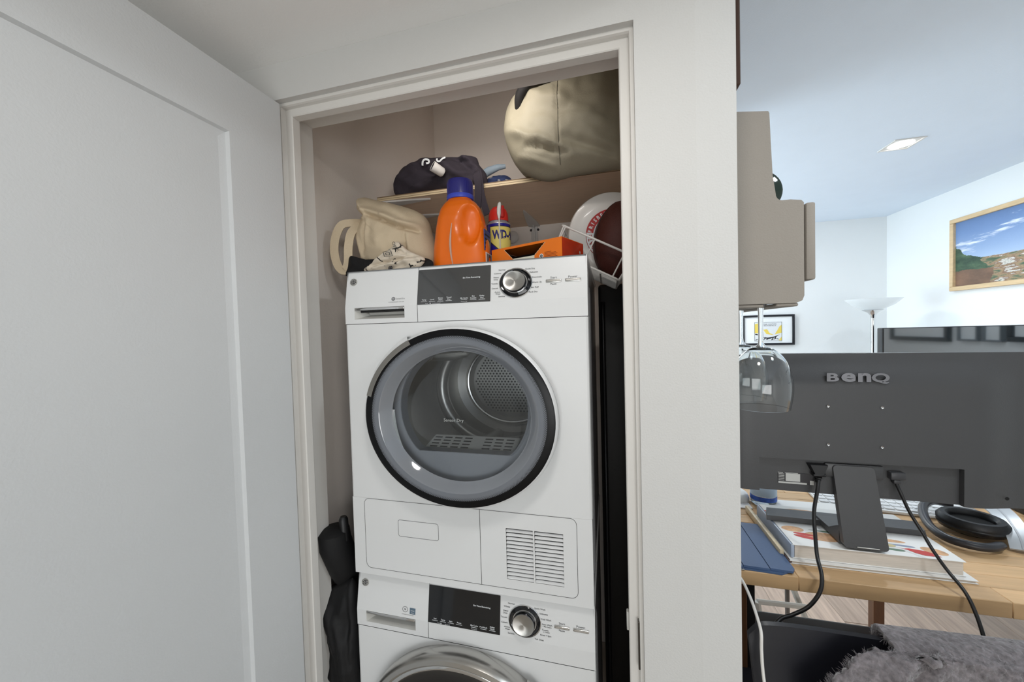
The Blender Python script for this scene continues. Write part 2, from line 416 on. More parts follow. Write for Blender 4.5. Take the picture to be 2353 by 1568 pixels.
def machine(kind, dz, label):
    dry = kind == 'dryer'
    root = thing('tumble_dryer' if dry else 'washing_machine', label, kind if dry else 'washer', (Wd/2, .32, ZB+dz))
    zb = ZB if dry else ZB+.0016
    # cabinet: open at the front
    mb = MB(); x0, x1, ya, yb = .004, Wd-.004, .012, .64; r = .012
    pr = [(x0,ya),(x0,yb-r),(x0+r,yb),(x1-r,yb),(x1,yb-r),(x1,ya)]
    za, zt = zb+dz, ZT+dz
    n = len(pr)
    mb.add([(x,y,za) for x,y in pr]+[(x,y,zt) for x,y in pr], [(i,i+n,i+1+n,i+1) for i in range(n-1)]+[tuple(range(n)), tuple(n+i for i in range(n))[::-1]])
    mb.build('cabinet', M_WSIDE, root)
    mb = MB()
    for y in (.06, .10): mb.tube([(Wd-.0045,y,za+.05),(Wd-.003,y,za+.07),(Wd-.003,y,zt-.09),(Wd-.0045,y,zt-.07)], .004, 8)
    mb.build('side_rib', M_WSIDE, root)
    MB().rbox(0, Wd, .028, .645, ZT-.012+dz, ZT+.0012+dz, .004, 2).build('top_plate', M_WHITE, root)
    # front panel with round opening
    cx, cz = .3375, 1.312; hr = .2
    zl = 1.070
    mb = MB(); N = 64; outer = []; rect = (.006, Wd-.006, zl, ZS-.0008)
    angs = sorted([2*PI*i/N for i in range(N)]+[math.atan2(b-cz, a-cx) % (2*PI) for a in rect[:2] for b in rect[2:]])
    for a in angs:
        ca, sa = math.cos(a), math.sin(a)
        t = min(((rect[1]-cx)/ca if ca > 1e-9 else (rect[0]-cx)/ca if ca < -1e-9 else 9), ((rect[3]-cz)/sa if sa > 1e-9 else (rect[2]-cz)/sa if sa < -1e-9 else 9))
        outer.append((cx+t*ca, cz+t*sa))
    k = len(angs)
    def inn(a):
        q = hr*NX*hr/math.hypot(hr*math.cos(a), hr*NX*math.sin(a)); return (cx+q*math.cos(a), cz+q*math.sin(a))
    inner = [inn(a) for a in angs]
    vs = [(x,0,z+dz) for x,z in outer]+[(x,0,z+dz) for x,z in inner]+[(x,.03,z+dz) for x,z in inner]
    fs = [(i,(i+1)%k,(i+1)%k+k,i+k) for i in range(k)]+[(i+k,(i+1)%k+k,(i+1)%k+2*k,i+2*k) for i in range(k)]
    mb.add(vs, [f for f in fs])
    for sx_, xe, xi in ((0, 0, .006), (1, Wd, Wd-.006)):
        q = [(xi,0),(xe+(.0018 if sx_ == 0 else -.0018),.0018),(xe,.006),(xe,.03)]
        zz = (zl+dz, ZS-.0008+dz)
        vs = [(x,y,z) for z in zz for x,y in q]; fs = [(i,i+1,i+5,i+4) for i in range(3)]
        mb.add(vs, fs if sx_ == 0 else [f[::-1] for f in fs], 0, True)
    mb.build('front_panel', M_WHITE, root)
    # lower kick panel with two grille openings (dryer) or plain (washer)
    mb = MB()
    grid_plate(mb, [.0015,.4475,.5165,.5205,.5915,Wd-.0015], [zb,.897,1.0275,zl-.0002], {(1,1),(3,1)} if dry else set(), 0, .03, dz)
    mb.build('kick_panel', M_WHITE, root)
    if dry:
        bx('vent_backing', M_DARKGAP, .44, .60, .0301, .034, .885+dz, 1.04+dz, parent=root)
        sl = bpy.data.meshes.new('slat'); wv = .0690
        sl.from_pydata([(-wv/2,0,-.0034),(wv/2,0,-.0034),(wv/2,.0045,.0018),(-wv/2,.0045,.0018),(-wv/2,.004,-.0042),(wv/2,.004,-.0042),(wv/2,.0085,.0010),(-wv/2,.0085,.0010)],
                       [], [(0,1,2,3),(7,6,5,4),(0,4,5,1),(3,2,6,7),(1,5,6,2),(0,3,7,4)]); sl.materials.append(M_WHITE)
        inv = WM[root].inverted()
        for c_, (a, b) in enumerate(((.4475,.5165),(.5205,.5915))):
            for i in range(13):
                o = bpy.data.objects.new('slat', sl); COL.objects.link(o); o.parent = root
                o.location = inv @ V((a+b)/2, .0008, .8972+.0035+i*.01003+dz); o.scale = ((b-a)/wv, 1, 1)
        mb = MB(); L, R, B, T, r = .0385, .6245, .8725, 1.0685, .016
        pts = [(x,0,z) for x, z in rrect(L, R, B, T, r)]
        joint(mb, pts, dz, .0006, True); joint(mb, [(.3787,0,B),(.3787,0,T)], dz, .0007)
        mb.build('panel_joint', M_DARKGAP, root)
        mb = MB(); joint(mb, [(x,0,z) for x,z in rrect(.1425,.2615,.9725,1.0175,.006)], dz, .0007, True)
        mb.build('latch_outline', M_GINK, root)
    # control band: detergent / water drawer on the left, fascia on the right
    def band(xa, xb, hole=False):
        mb = MB(); ch = .0006
        prof = [(0,ZS+.0008),(0,ZK),(SL*(ZT-.003-ZK),ZT-.003),(SL*(ZT-ZK)+.002,ZT),(.06,ZT),(.06,ZS+.0008)]
        if hole:
            h0, h1, hb, ht = .0308, .1842, 1.5668, 1.5985
            n = len(prof)
            pts = [(xa,y,z+dz) for y,z in prof]+[(xb,y,z+dz) for y,z in prof]
            mb.add(pts, [tuple(range(n)), tuple(range(n,2*n))[::-1]]+[(i,i+n,(i+1)%n+n,(i+1)%n) for i in range(1,n)])
            q = [(xa,ZS+.0008),(xb,ZS+.0008),(xb,ZK),(xa,ZK)]; hole_ = [(h0,hb),(h1,hb),(h1,min(ht,ZK-.0002)),(h0,min(ht,ZK-.0002))]
            mb.add([(x,0,z+dz) for x,z in q+hole_], [(i,(i+1)%4,4+(i+1)%4,4+i) for i in range(4)])
        else: mb.prism(prof, 'yz', xa, xb) if dz == 0 else mb.prism([(y,z+dz) for y,z in prof], 'yz', xa, xb)
        return mb
    dw = band(.001, .2216, True).build('drawer' , M_WHITE, root)
    h0, h1, hb, ht = .0308, .1842, 1.5668, 1.5978
    mb = MB()      # sloping recess behind the pull
    mb.add([(h0,0,hb+dz),(h1,0,hb+dz),(h1,0,ht+dz),(h0,0,ht+dz),(h0+.03,.03,hb+.012+dz),(h1-.002,.03,hb+.012+dz),(h1-.002,.03,ht+dz),(h0+.014,.03,ht+dz)],
           [(0,1,5,4),(1,2,6,5),(3,0,4,7),(4,5,6,7),(2,3,7,6)])
    mb.build('handle_recess', M_LTGREY, dw)
    MB().rbox(h0+.001, h1-.001, -.0012, .012, ht-.0075+dz, ht-.0004+dz, .0015, 2).build('handle_trim', M_CHROME, dw)
    MB().rbox(h0+.014, h1-.006, .006, .012, ht-.0135+dz, ht-.0078+dz, .0015, 1).build('handle_slot', M_BLACKP, dw)
    fa = band(.2232, Wd-.001).build('control_fascia', M_WHITE, root)
    mb = MB(); joint(mb, [(0.002,.0015,ZS),(Wd-.002,.0015,ZS)], dz, .0010); joint(mb, [(.2224,.001,ZS),(.2224,.001,ZK),(.2224,SL*(ZT-ZK)+.001,ZT-.002)], dz, .0009)
    mb.build('panel_joint', M_DARKGAP, root)
    # display
    zt_, zb_ = 1.6912, 1.5995
    MB().prism([(-.1,-1),(-.1,0),(0,0),(0,-1)] if False else rrect(-.1002,.1002,-.0468,.0468,.0012,2), 'xy', -.0005, .0012, M=slope(.3238,(zt_+zb_)/2-.0004,0,dz)).build('display', M_DISP if dry else M_BLACKG, fa)
    mb = MB(); o = .0013
    T = lambda s, x, z, sz=.0052, mi=0, b=0: text(mb, s, sz, slope(x, z, o, dz), mi, NX, bold=b)
    if dry:
        T('Est Time Remaining', .3726, 1.6625, .0052, b=.02)
        for s, x, z in (('Temp',.2425,1.6105),('Level',.2655,1.6105),('Damp',.289,1.6135),('Alert',.289,1.6088),('Timed',.3125,1.6140),('Dry',.3125,1.6092),('My Cycle',.3542,1.6100),('Ext',.3790,1.6140),('Tumble',.3790,1.6090),('Delay',.4020,1.6140),('Dry',.4020,1.6090)): T(s, x, z, .0049, b=.015)
        T('Hold to Set', .3542, 1.6016, .0032); T('Hold', .2500, 1.6005, .0032); T('for SoundLevel', .278, 1.6005, .0032)
        bars = ((.2425,1.6058),(.2655,1.6058),(.289,1.6050),(.3125,1.6054),(.3542,1.6060),(.3790,1.6052),(.4020,1.6052))
    else:
        T('Est Time Remaining', .3740, 1.6580, .0052, b=.02)
        for s, x, z in (('Soil',.2430,1.6100),('Temp',.2660,1.6100),('Spin',.2885,1.6100),('Rinse',.3120,1.6100),('My Cycle',.3540,1.6100),('PreWash',.3795,1.6100),('Delay',.4035,1.6140),('Wash',.4035,1.6092)): T(s, x, z, .0049, b=.015)
        T('Hold to Set', .3540, 1.6016, .0032); T('Hold', .2540, 1.6008, .0032); T('for Sound', .2790, 1.6008, .0032)
        bars = ((.2430,1.6056),(.2660,1.6056),(.2885,1.6056),(.3120,1.6056),(.3540,1.6056),(.3795,1.6056),(.4035,1.6054))
    for x, z in bars: mb.box(-.0085, .0085, -.0004, .0004, .0001, .0003, 0, slope(x, z, .0012, dz))
    mb.lathe([(0,.0003),(.0016,.0003)], 10, slope(.2605,1.6010,.0012,dz))
    mb.build('display_lettering', M_WINK, fa, kind='stuff')
    mb = MB(); o = .0003
    if dry: lab = (('Normal',.4531,1.6763),('Cottons',.4417,1.6679),('Heavy',.4383,1.6579),('Duty',.4375,1.6526),('Towels',.4341,1.6423),('Casuals',.4354,1.6304),('Active',.4422,1.6208),('Wear',.4437,1.6160),('Sanitize',.4535,1.6095),
                 ('Quick Dry',.5245,1.6747),('Delicates',.5338,1.6659),('Dewrinkle',.5416,1.653),('Warm Up',.542,1.6403),('Air Fluff',.5369,1.628),('Rack Dry',.5325,1.617))
    else: lab = (('Normal',.4531,1.6763),('Whites',.4417,1.6679),('Heavy',.4383,1.6579),('Duty',.4375,1.6526),('Towels',.4341,1.6423),('Casuals',.4354,1.6304),('Active',.4422,1.6208),('Wear',.4437,1.6160),('Sanitize',.4535,1.6075),
                 ('Quick Wash',.5270,1.6743),('Delicates',.5370,1.6640),('Cold Wash',.5429,1.6521),('Stain Wash',.5455,1.6408),('5 Min Steam',.5455,1.6360),('Towels',.5406,1.6283),('w/ Steam',.5436,1.6240),('Rinse + Spin',.5420,1.6163),('Tub Clean',.5256,1.6048))
    for s, x, z in lab: T(s, x, z, .0050 if s not in ('5 Min Steam','w/ Steam') else .004, b=.01)
    T('Start', .5823, 1.6491, .0072); T('Pause', .5820, 1.6335, .0056, b=.01); T('Power', .6280, 1.6487, .0072)
    mb.build('control_lettering', M_INK, fa, kind='stuff')
    # selector dial
    S = slope(.4887, 1.6415, 0, dz) @ Matrix.Diagonal((NX,1,1,1))
    dish = MB().lathe([(.0375,0),(.0375,.0022),(.0362,.0030),(.0350,.0018)], 48, S).build('dial', M_CHROME, fa)
    MB().lathe([(.0350,.0018),(.0335,.0006),(.0260,.0004),(0,.0004)], 48, S).build('dial_dish', M_BLACKG, dish)
    MB().lathe([(.0275,.0005),(.0275,.0055),(.0268,.0066),(.0258,.0066)], 48, S).build('dial_ring', M_CHROME, dish)
    kn = MB(); kp = [(.0256,.0060),(.0252,.0190),(.0243,.0200)]
    kn.lathe(kp, 48, S).build('knob_side', mat('dark_chrome2', (120,120,122), .12, metal=1), dish)
    MB().lathe([(.0243,.0200),(.0236,.0196),(0,.0196)], 64, S).build('knob', M_BRUSH, dish)
    for x, n_ in ((.5823, 'start_button'), (.6286, 'power_button')):
        mbb = MB().rbox(-.0188,.0188,-.0040,.0034,-.001,.0024,.0014,2,0,slope(x,1.6415,0,dz))
        mbb.rbox(-.0165,.0165,-.0022,.0018,.0020,.0031,.0005,1,0,slope(x,1.6415,0,dz)); mbb.build(n_, M_SILVER, fa)
    # round monogram badge
    S = slope(.0235, 1.6708, 0, dz) @ Matrix.Diagonal((NX,1,1,1))
    bd = MB().lathe([(.0102,0),(.0102,.0014),(.0092,.0016),(.0088,.0008),(0,.0008)], 32, S).build('badge', M_LTGREY, dw)
    mb = MB(); mb.tube([S @ V(.0090*math.cos(a), .0090*math.sin(a), .0011) for a in [2*PI*i/32 for i in range(32)]], .0007, 5, True)
    for q in range(4):
        a = PI/4+q*PI/2+.12; c_ = V(math.cos(a), math.sin(a), 0)*.0038
        mb.tube([S @ (c_+V(.0030*math.cos(t), .0022*math.sin(t+.9), .0012)) for t in [2*PI*i/14 for i in range(14)]], .00062, 5, True)
        a2 = q*PI/2+.12; mb.tube([S @ V(math.cos(a2+d)*rr_, math.sin(a2+d)*rr_, .0012) for d, rr_ in ((-.5,.0074),(-.1,.0062),(.3,.0056),(.55,.0070))], .0006, 5)
    mb.build('monogram', mat('badge_ink', (78,78,80), .3, metal=.6), bd)
    # small marks on the drawer
    mb = MB(); o = .0003
    if dry:
        mb.lathe([(0,.0004),(.0052,.0004)], 24, slope(.1508,1.6180,0,dz) @ Matrix.Diagonal((NX,1,1,1)))
        text(mb, 'SensorDry', .0055, slope(.1720,1.6178,.0003,dz), 0, NX); text(mb, 'CONDENSER DRYER', .0034, slope(.1600,1.6092,.0003,dz), 0, 1.5)
        text(mb, 'HD', .0050, slope(.1508,1.6180,.0006,dz), 1, NX)
    else:
        S = slope(.1524,1.6190,0,dz) @ Matrix.Diagonal((NX,1,1,1))
        mb.lathe([(.0062,.0004),(.0074,.0004)], 24, S)
        mb.lathe([(0,.0004),(.0034,.0004)], 3, S @ Matrix.Rotation(.5,4,'Z'))
        mb.box(-.0085,.0085,-.0078,.0078,.0001,.0004,2,slope(.1751,1.6170,0,dz)); text(mb, 'energy', .0042, slope(.1751,1.6185,.0006,dz), 1, 1.0); text(mb, 'STAR', .0036, slope(.1751,1.6125,.0006,dz), 1, 1.0)
        text(mb, 'STEAM WASHER', .0034, slope(.1610,1.6062,.0003,dz), 0, 1.45)
    mb.build('drawer_print', [M_GINK, M_WINK, mat('blue_grey_ink', (92,112,128), .5)], dw)
    # ---------------- porthole door
    if dry: ccx, ccz, R = cx, cz, .2255
    else: ccx, ccz, R = .325, 1.322, .2400
    yf = -.045
    E = emat(ccx, ccz, 0, dz)
    if dry:
        d = MB().lathe([(R*.955,.002),(R*.985,.004),(R,.016),(R*1.002,.034),(R*.995,.0425),(R*.978,.0462)], 96, E).build('door', M_WHITE, root)
        MB().lathe([(R*1.0035,.022),(R*1.006,.026),(R*1.0035,.030)], 96, E).build('door_chrome_band', M_CHROME, d)
        MB().lathe([(R*.978,.0462),(R*.965,.0474),(.2035,.0478)], 96, E).build('door_rim', mat('rim_black', (8,8,10), .3, spec=.25), d)
        # printed dot fade between black rim and grey glass
        mb = MB()
        for ring_, (rr_, rad) in enumerate(((.2022,.0014),(.2000,.0011),(.1980,.0008),(.1962,.0005))):
            nn = 300
            for i in range(nn):
                a = 2*PI*(i+.5*(ring_ % 2))/nn; p = V(rr_*math.cos(a), rr_*math.sin(a), .0482)
                mb.add([E @ (p+V(rad*math.cos(t), rad*math.sin(t), 0)) for t in (0,PI/2,PI,1.5*PI)], [(0,1,2,3)])
        mb.build('dot_print', M_BLACKP, d, kind='stuff')
        MB().lathe([(.2035,.0478),(.186,.0480)], 96, E).build('tinted_border', mat('tinted_glass', (112,116,123), .08, coat=.6), d)
        MB().lathe([(.186,.0480),(.1835,.0470),(.169,.024),(.165,.021)], 96, E).build('glass_step', mat('glass_step', (120,124,130), .07, spec=.9, coat=.8), d)
        bowl = MB().lathe([(.165,.021),(.150,.016),(.120,.011),(.08,.0075),(.04,.006),(0,.0055)], 72, E).build('glass_bowl', glassy('bowl_glass', (232,236,240), .035, .015), d)
        mb = MB(); text(mb, 'Sensor Dry', .0112, basis(V(.3215, -.0150, 1.300+dz), V(1,0,0), V(0,0,1), V(0,-1,0)), 0, 1.05)
        mb.build('glass_lettering', mat('glass_ink', (176,180,178), .5), d)
        # pull: silver inlay following the rim, upper left
        a0, a1 = math.radians(118), math.radians(166)
        prof = [(R*.985,.0455),(R*.982,.0490),(R*.925,.0500),(R*.922,.0470)]
        mb = MB().lathe(prof, 24, E, a0=a0, a1=a1)
        for a in (a0, a1): mb.add([E @ V(r_*math.cos(a), r_*math.sin(a), z_) for r_, z_ in prof], [(0,1,2,3)])
        mb.build('door_handle', mat('handle_silver', (150,146,140), .3, metal=1, var=.1, vscale=12), d)
        MB().lathe([(R*1.0,.006),(R*1.045,.010),(R*1.045,.026),(R*1.0,.034)], 16, E, a0=math.radians(120), a1=math.radians(152)).build('handle_scoop', M_WHITE, d)
        # inner frame with flat-bottomed mouth
        mb = MB(); pts = []
        for i in range(73):
            a = -PI/2+2*PI*i/72; x, z = NX*.160*math.cos(a), .168*math.sin(a)+.012
            pts.append((x, max(z, -.104)))
        rim = [(NX*.19*math.cos(-PI/2+2*PI*i/72), .19*math.sin(-PI/2+2*PI*i/72)) for i in range(73)]
        lip = []; n = 73
        vs = [(ccx+x,.002,ccz+z+dz) for x,z in rim]+[(ccx+x,.010,ccz+z+dz) for x,z in pts]+[(ccx+x*.965,.004,ccz+z*.965+dz) for x,z in pts]+[(ccx+x*.95,.030,ccz+z*.95+dz) for x,z in pts]
        fs = [(i+q*n,i+1+q*n,i+1+(q+1)*n,i+(q+1)*n) for q in range(3) for i in range(72)]
        mb.add(vs, fs, 0, True); mb.build('mouth_frame', M_GREYP, root, angle=50)
        # lint filter ledge with slots
        lf = MB().add([(ccx-.125,.028,1.209+dz),(ccx+.13,.028,1.209+dz),(ccx+.135,.085,1.232+dz),(ccx-.115,.085,1.232+dz),(ccx-.125,.028,1.17+dz),(ccx+.13,.028,1.17+dz),(ccx+.135,.085,1.17+dz),(ccx-.115,.085,1.17+dz)], [(0,1,2,3),(0,4,5,1),(1,5,6,2),(2,6,7,3),(3,7,4,0)]).build('lint_filter', mat('filter_plastic', (236,234,226), .45), root)
        mb = MB()
        for c_ in range(8):
            for r_ in range(4):
                if c_ in (4,) : continue
                x = ccx-.112+c_*.030; y = .036+r_*.012; z = 1.209+(y-.028)*.4035+.0004
                mb.add([(x,y,z+dz),(x+.022,y,z+dz),(x+.022,y+.005,z+.002+dz),(x,y+.005,z+.002+dz)], [(0,1,2,3)])
        mb.build('filter_slots', M_DARKGAP, lf, kind='stuff')
        # drum
        Dm = emat(ccx, ccz+.012, 0, dz)
        drum = MB().lathe([(.175,-.032),(.195,-.055),(.205,-.09),(.205,-.30),(.198,-.315),(.205,-.33),(.205,-.46),(.195,-.50),(.170,-.515)][::-1], 64, Dm).build('drum', M_DRUM, root)
        MB().lathe([(.170,-.515),(.150,-.505),(.140,-.52),(0,-.52)][::-1], 64, Dm).build('drum_back', M_DRUM, drum)
        MB().tube([Dm @ V(.196*math.cos(a), .196*math.sin(a), -.36) for a in [2*PI*i/64 for i in range(64)]], .022, 12, True).build('drum_ridge', M_DRUM, drum)
        MB().tube([Dm @ V(.155*math.cos(a), .155*math.sin(a), -.503) for a in [2*PI*i/64 for i in range(64)]], .006, 8, True).build('drum_bead', M_SILVER, drum)
        mb = MB()
        for i in range(-11, 12):
            for j in range(-11, 12):
                x = (i+.5*(j % 2))*.0118; z = j*.0105
                if x*x+z*z > .130**2: continue
                mb.lathe([(0,-.5185),(.0036,-.5185)], 8, Dm @ Matrix.Translation((x, z, 0)))
        mb.build('perforation', mat('hole_dark', (58,56,54), .6), drum, kind='stuff')
        for a in (.25, .25+2*PI/3, .25+4*PI/3):
            c_ = Dm @ V(.19*math.cos(a), .19*math.sin(a), -.10); e_ = Dm @ V(.19*math.cos(a+.1), .19*math.sin(a+.1), -.46)
            MB().tube([c_+(e_-c_)*t for t in (0,.04,.5,.96,1)], [.004,.02,.026,.02,.004], 12).build('lifter', M_DRUM, drum)
    else:
        d = MB().lathe([(R*.95,.0),(R*.985,.010),(R,.030),(R*.995,.046),(R*.972,.056),(R*.93,.058),(R*.905,.054)], 96, E).build('door', M_SILVER, root)
        MB().lathe([(R*.905,.054),(R*.89,.0555),(R*.868,.0545)], 96, E).build('door_chrome_band', M_CHROME, d)
        MB().lathe([(R*.868,.0545),(R*.84,.050),(R*.7,.053),(R*.4,.056),(0,.057)], 96, E).build('door_glass', M_BLACKG, d)
        a0, a1 = math.radians(28), math.radians(52)
        prof = [(R*.90,.056),(R*.93,.066),(R*1.0,.066),(R*1.035,.052),(R*1.035,.02)]
        mb = MB().lathe(prof, 20, E, a0=a0, a1=a1)
        for a in (a0, a1): mb.add([E @ V(r_*math.cos(a), r_*math.sin(a), z_) for r_, z_ in prof], [(0,1,2,3,4)])
        mb.build('door_handle', M_SILVER, d)
        bx('inner_shroud', M_BLACKP, .05, Wd-.05, .031, .05, 1.09+dz, ZS-.01+dz, parent=root)
        for x, y in ((.06,.07),(Wd-.06,.07),(.06,.58),(Wd-.06,.58)):
            MB().lathe([(0,-.0),(.022,0),(.02,.006)], 16, Matrix.Translation((x,y,0))).build('foot', M_BLACKP, root)
    return root
# brushed knob top
def brushed():
    m = mat('brushed_knob', (178,176,172), .28, metal=1); nt = m.node_tree; b = nt.nodes['Principled BSDF']
    b.inputs['Anisotropic'].default_value = .85
    t = nt.nodes.new('ShaderNodeTangent'); t.direction_type = 'RADIAL'; t.axis = 'Y'
    nt.links.new(t.outputs[0], b.inputs['Tangent']); return m
M_BRUSH = brushed()
machine('dryer', 0, 'white front-loading tumble dryer stacked on top, clear round window showing its drum')
machine('washer', -DROP, 'white washing machine underneath the dryer, chrome-ringed dark glass door cut by the frame')

# ================================================================== CLOSET CONTENTS
M_PLY = mat('plywood', (232,204,178), .6, var=.06, vscale=6, stretch=(1.2,14,6)); M_PLYE = mat('plywood_edge', (206,186,152), .6, var=.2, vscale=60, stretch=(.15,1,3))
sh = MB(); sh.box(-.147, .788, .393, .918, 2.0361, 2.0539, 0)
for z in (2.0375, 2.0445): sh.box(-.147, .788, .3915, .393, z, z+.0055, 1)
sh.box(-.147, .788, .3922, .393, 2.0361, 2.0539, 2)
tag(sh.build('shelf_board', [M_PLY, M_PLYE, mat('ply_glue', (120,98,74), .7)]), 'plywood shelf board high in the closet above the dryer', 'shelf')
M_BRK = mat('bracket_white', (214,210,206), .4, var=.02)
def bracket(label, base, d, ln):
    base = V(*base); d = V(*d).normalized(); s = V(0,0,1).cross(d)
    r = thing('shelf_bracket', label, 'bracket', base, group='brackets under the closet shelf')
    fr = basis(base, d, s, V(0,0,1))
    pts = []; L = ln; W2 = .027
    for i in range(25):
        t = i/24; w_ = W2*max(0,1-t**2.2)**.5*(.70+.30*math.cos(t*2.6)); pts.append((L*t, w_))
    poly = pts+[(a,-b) for a,b in pts[::-1][1:]]
    MB().prism(poly, 'xy', -.006, 0, M=fr).build('arm', M_BRK, r)
    MB().prism([(0.004,0),(ln*.16,-.001),(ln*.08,-.012),(.010,-.10),(.004,-.10)], 'xz', -.003, .003, M=fr @ Matrix.Translation((0,0,-.006))).build('web', M_BRK, r)
    MB().rbox(0, .004, -.016, .016, -.19, -.006, .0015, 1, 0, fr).build('wall_plate', M_BRK, r)
    for q in (-.0175, .0175):
        MB().lathe([(0,.0075),(.004,.0065),(.0058,.004),(.0058,0)], 12, fr @ Matrix.Translation((0,q,-.022)) @ Matrix.Rotation(PI/2,4,'Y')).build('screw', M_BLACKP, r)
bracket('white shelf bracket on the left closet wall, nearer the front edge of the board', (-.149,.372+.045,2.036), (1,0,0), .215)
bracket('white shelf bracket on the left closet wall, further back behind the orange bottle', (-.149,.60,2.036), (1,0,0), .18)
bracket('white shelf bracket on the back closet wall, seen right of the blue spray can', (.370,.919,2.036), (0,-1,0), .25)
h = MB().lathe([(0,.03),(.02,.028),(.03,.02),(.026,.008),(.012,.004),(.012,0)], 24, basis(V(.262,.9195,1.985), V(1,0,0), V(0,0,1), V(0,-1,0)))
tag(h.build('wall_hook', M_BRK), 'small white rounded knob on the closet back wall behind the blue spray can', 'hook')

# unseen fill bar added over the opening; dark board added to shade the right gap
cl_ = thing('closet_fill', 'slim white fill light bar added unseen above the opening inside the closet', 'lamp', (.34,.035,2.26))
MB().rbox(.16,.52,.0202,.045,2.24,2.275,.004,2).build('housing', M_LTGREY, cl_)
MB().box(.17,.51,.0451,.048,2.246,2.269).build('diffuser', mat('lamp_warm', (255,246,232), .5, emis=3.0), cl_)
bd_ = thing('gap_shade_board', 'dark board added to deepen the shade in the narrow gap right of the machines', 'board', (.735,.58,0))
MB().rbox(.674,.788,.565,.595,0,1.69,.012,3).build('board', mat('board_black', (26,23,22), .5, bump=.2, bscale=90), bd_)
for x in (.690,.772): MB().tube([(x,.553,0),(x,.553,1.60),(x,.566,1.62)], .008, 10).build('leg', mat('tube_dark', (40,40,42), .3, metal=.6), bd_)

# --- orange detergent bottle
def bottle():
    r = thing('detergent_bottle', 'orange laundry detergent bottle with blue cap standing on the dryer', 'bottle', (.291,.155,1.7012))
    M_OR = mat('orange_plastic', (240,112,14), .3, var=.03, spec=.5, coat=.15)
    secs = [(0,.084,.044,0),(.006,.088,.047,0),(.03,.0875,.048,0),(.07,.0845,.048,0),(.10,.080,.047,.001),(.13,.0755,.046,.001),(.16,.068,.047,.001),(.185,.059,.043,.001),(.200,.048,.037,.001),(.208,.038,.032,.001),(.213,.034,.031,.001)]
    mb = MB(); n = 56; vs = []; fs = []
    for (z, a, b, s) in secs:
        for i in range(n):
            t = 2*PI*i/n; ca, sa = math.cos(t), math.sin(t); e = .72
            x = a*math.copysign(abs(ca)**e, ca); y = b*math.copysign(abs(sa)**e, sa)
            # hand recess on the right of the face that looks at us
            if sa < 0:
                d = math.hypot((x-.038)/.030, (z-.125)/.062); y += .022*max(0, 1-d**3.0)
                d2 = math.hypot((x+.052)/.016, (z-.085)/.075); y += .006*max(0, 1-d2**2)
            vs.append((x, y, z))
    # denser rings by interpolation
    fine = []; K = 5
    for q in range(len(secs)-1):
        for k in range(K):
            u = k/K; z0, a0, b0, _ = secs[q]; z1, a1, b1, _ = secs[q+1]
            us = u*u*(3-2*u) if False else u
            fine.append((z0+(z1-z0)*us, a0+(a1-a0)*us, b0+(b1-b0)*us))
    fine.append(secs[-1][:3]); vs = []
    for (z, a, b) in fine:
        for i in range(n):
            t = 2*PI*i/n; ca, sa = math.cos(t), math.sin(t); e = .75
            x = a*math.copysign(abs(ca)**e, ca); y = b*math.copysign(abs(sa)**e, sa)
            if sa < 0:
                d = math.hypot((x-.040)/.030, (z-.128)/.060); y += .026*max(0, 1-d**4)
                d2 = abs((x+.030+.18*(z-.12)**2*4)/.014); y += .004*max(0, 1-d2**2)*max(0, 1-abs(z-.09)/.09)
            vs.append((x, y, z))
    R_ = len(fine)
    for q in range(R_-1):
        for i in range(n): fs.append((q*n+i, q*n+(i+1)%n, (q+1)*n+(i+1)%n, (q+1)*n+i))
    fs.append(tuple(range(n))[::-1])
    mb.add(vs, fs, 0, True); mb.build('body', M_OR, r, world=False, angle=60)
    # clear level strip and mould seam
    st = [V(-.012-.010*math.sin(u*PI), -.0555+.004*u, .012+.135*u) for u in [i/14 for i in range(15)]]
    def on(x, z):
        for q in range(R_-1):
            if fine[q][0] <= z <= fine[q+1][0]: a, b = fine[q][1], fine[q][2]
        return -b*max(0, 1-(abs(x)/a)**(2/.75))**(.75/2)
    st = [V(-.010-.006*math.sin(u*PI), on(-.012, .015+.12*u)-.0005, .015+.12*u) for u in [i/14 for i in range(15)]]
    MB().tube(st, [.0008+.0028*math.sin(PI*min(1,(i+.4)/14.4)) for i in range(15)], 8).build('level_strip', mat('strip_plastic', (196,160,140), .3), r, world=False)
    lab = MB(); lab.box(.0795,.0812,-.030,.03,.055,.115,0).box(.0850,.0865,-.034,.02,.018,.048,1)
    lb = lab.build('side_label', [mat('label_blue', (72,78,140), .5, var=.3, vscale=60), mat('label_white', (224,224,224), .5)], r, world=False)
    mb = MB()
    for i in range(9): mb.box(.0866,.0868,-.031+i*.0045,-.031+i*.0045+(.0015+.001*(i%3)),.021,.045)
    for i in range(4): mb.box(.0813,.0815,-.027,.02,.062+i*.012,.067+i*.012)
    mb.build('barcode', M_WINK if False else M_INK, lb, world=False)
    n0 = .211
    MB().lathe([(.0345,n0),(.0375,n0+.001),(.038,n0+.011),(.037,n0+.013)], 48, sx=1.06).build('collar', mat('cap_blue', (66,82,196), .4), r, world=False)
    cap = MB().lathe([(.0365,n0+.0125),(.0365,n0+.050),(.0345,n0+.0565),(.030,n0+.0585),(0,n0+.0585)], 48, sx=1.06)
    cp = cap.build('cap', mat('cap_navy', (44,44,122), .3, var=.03, coat=.2), r, world=False)
    mb = MB()
    for i in range(40):
        a = 2*PI*i/40; mb.tube([(.0386*math.cos(a),.0364*math.sin(a),n0+.016),(.0386*math.cos(a),.0364*math.sin(a),n0+.048)], .00045, 4)
    mb.build('cap_ribs', mat('cap_navy2', (50,50,130), .35), cp, world=False, kind='stuff')
bottle()

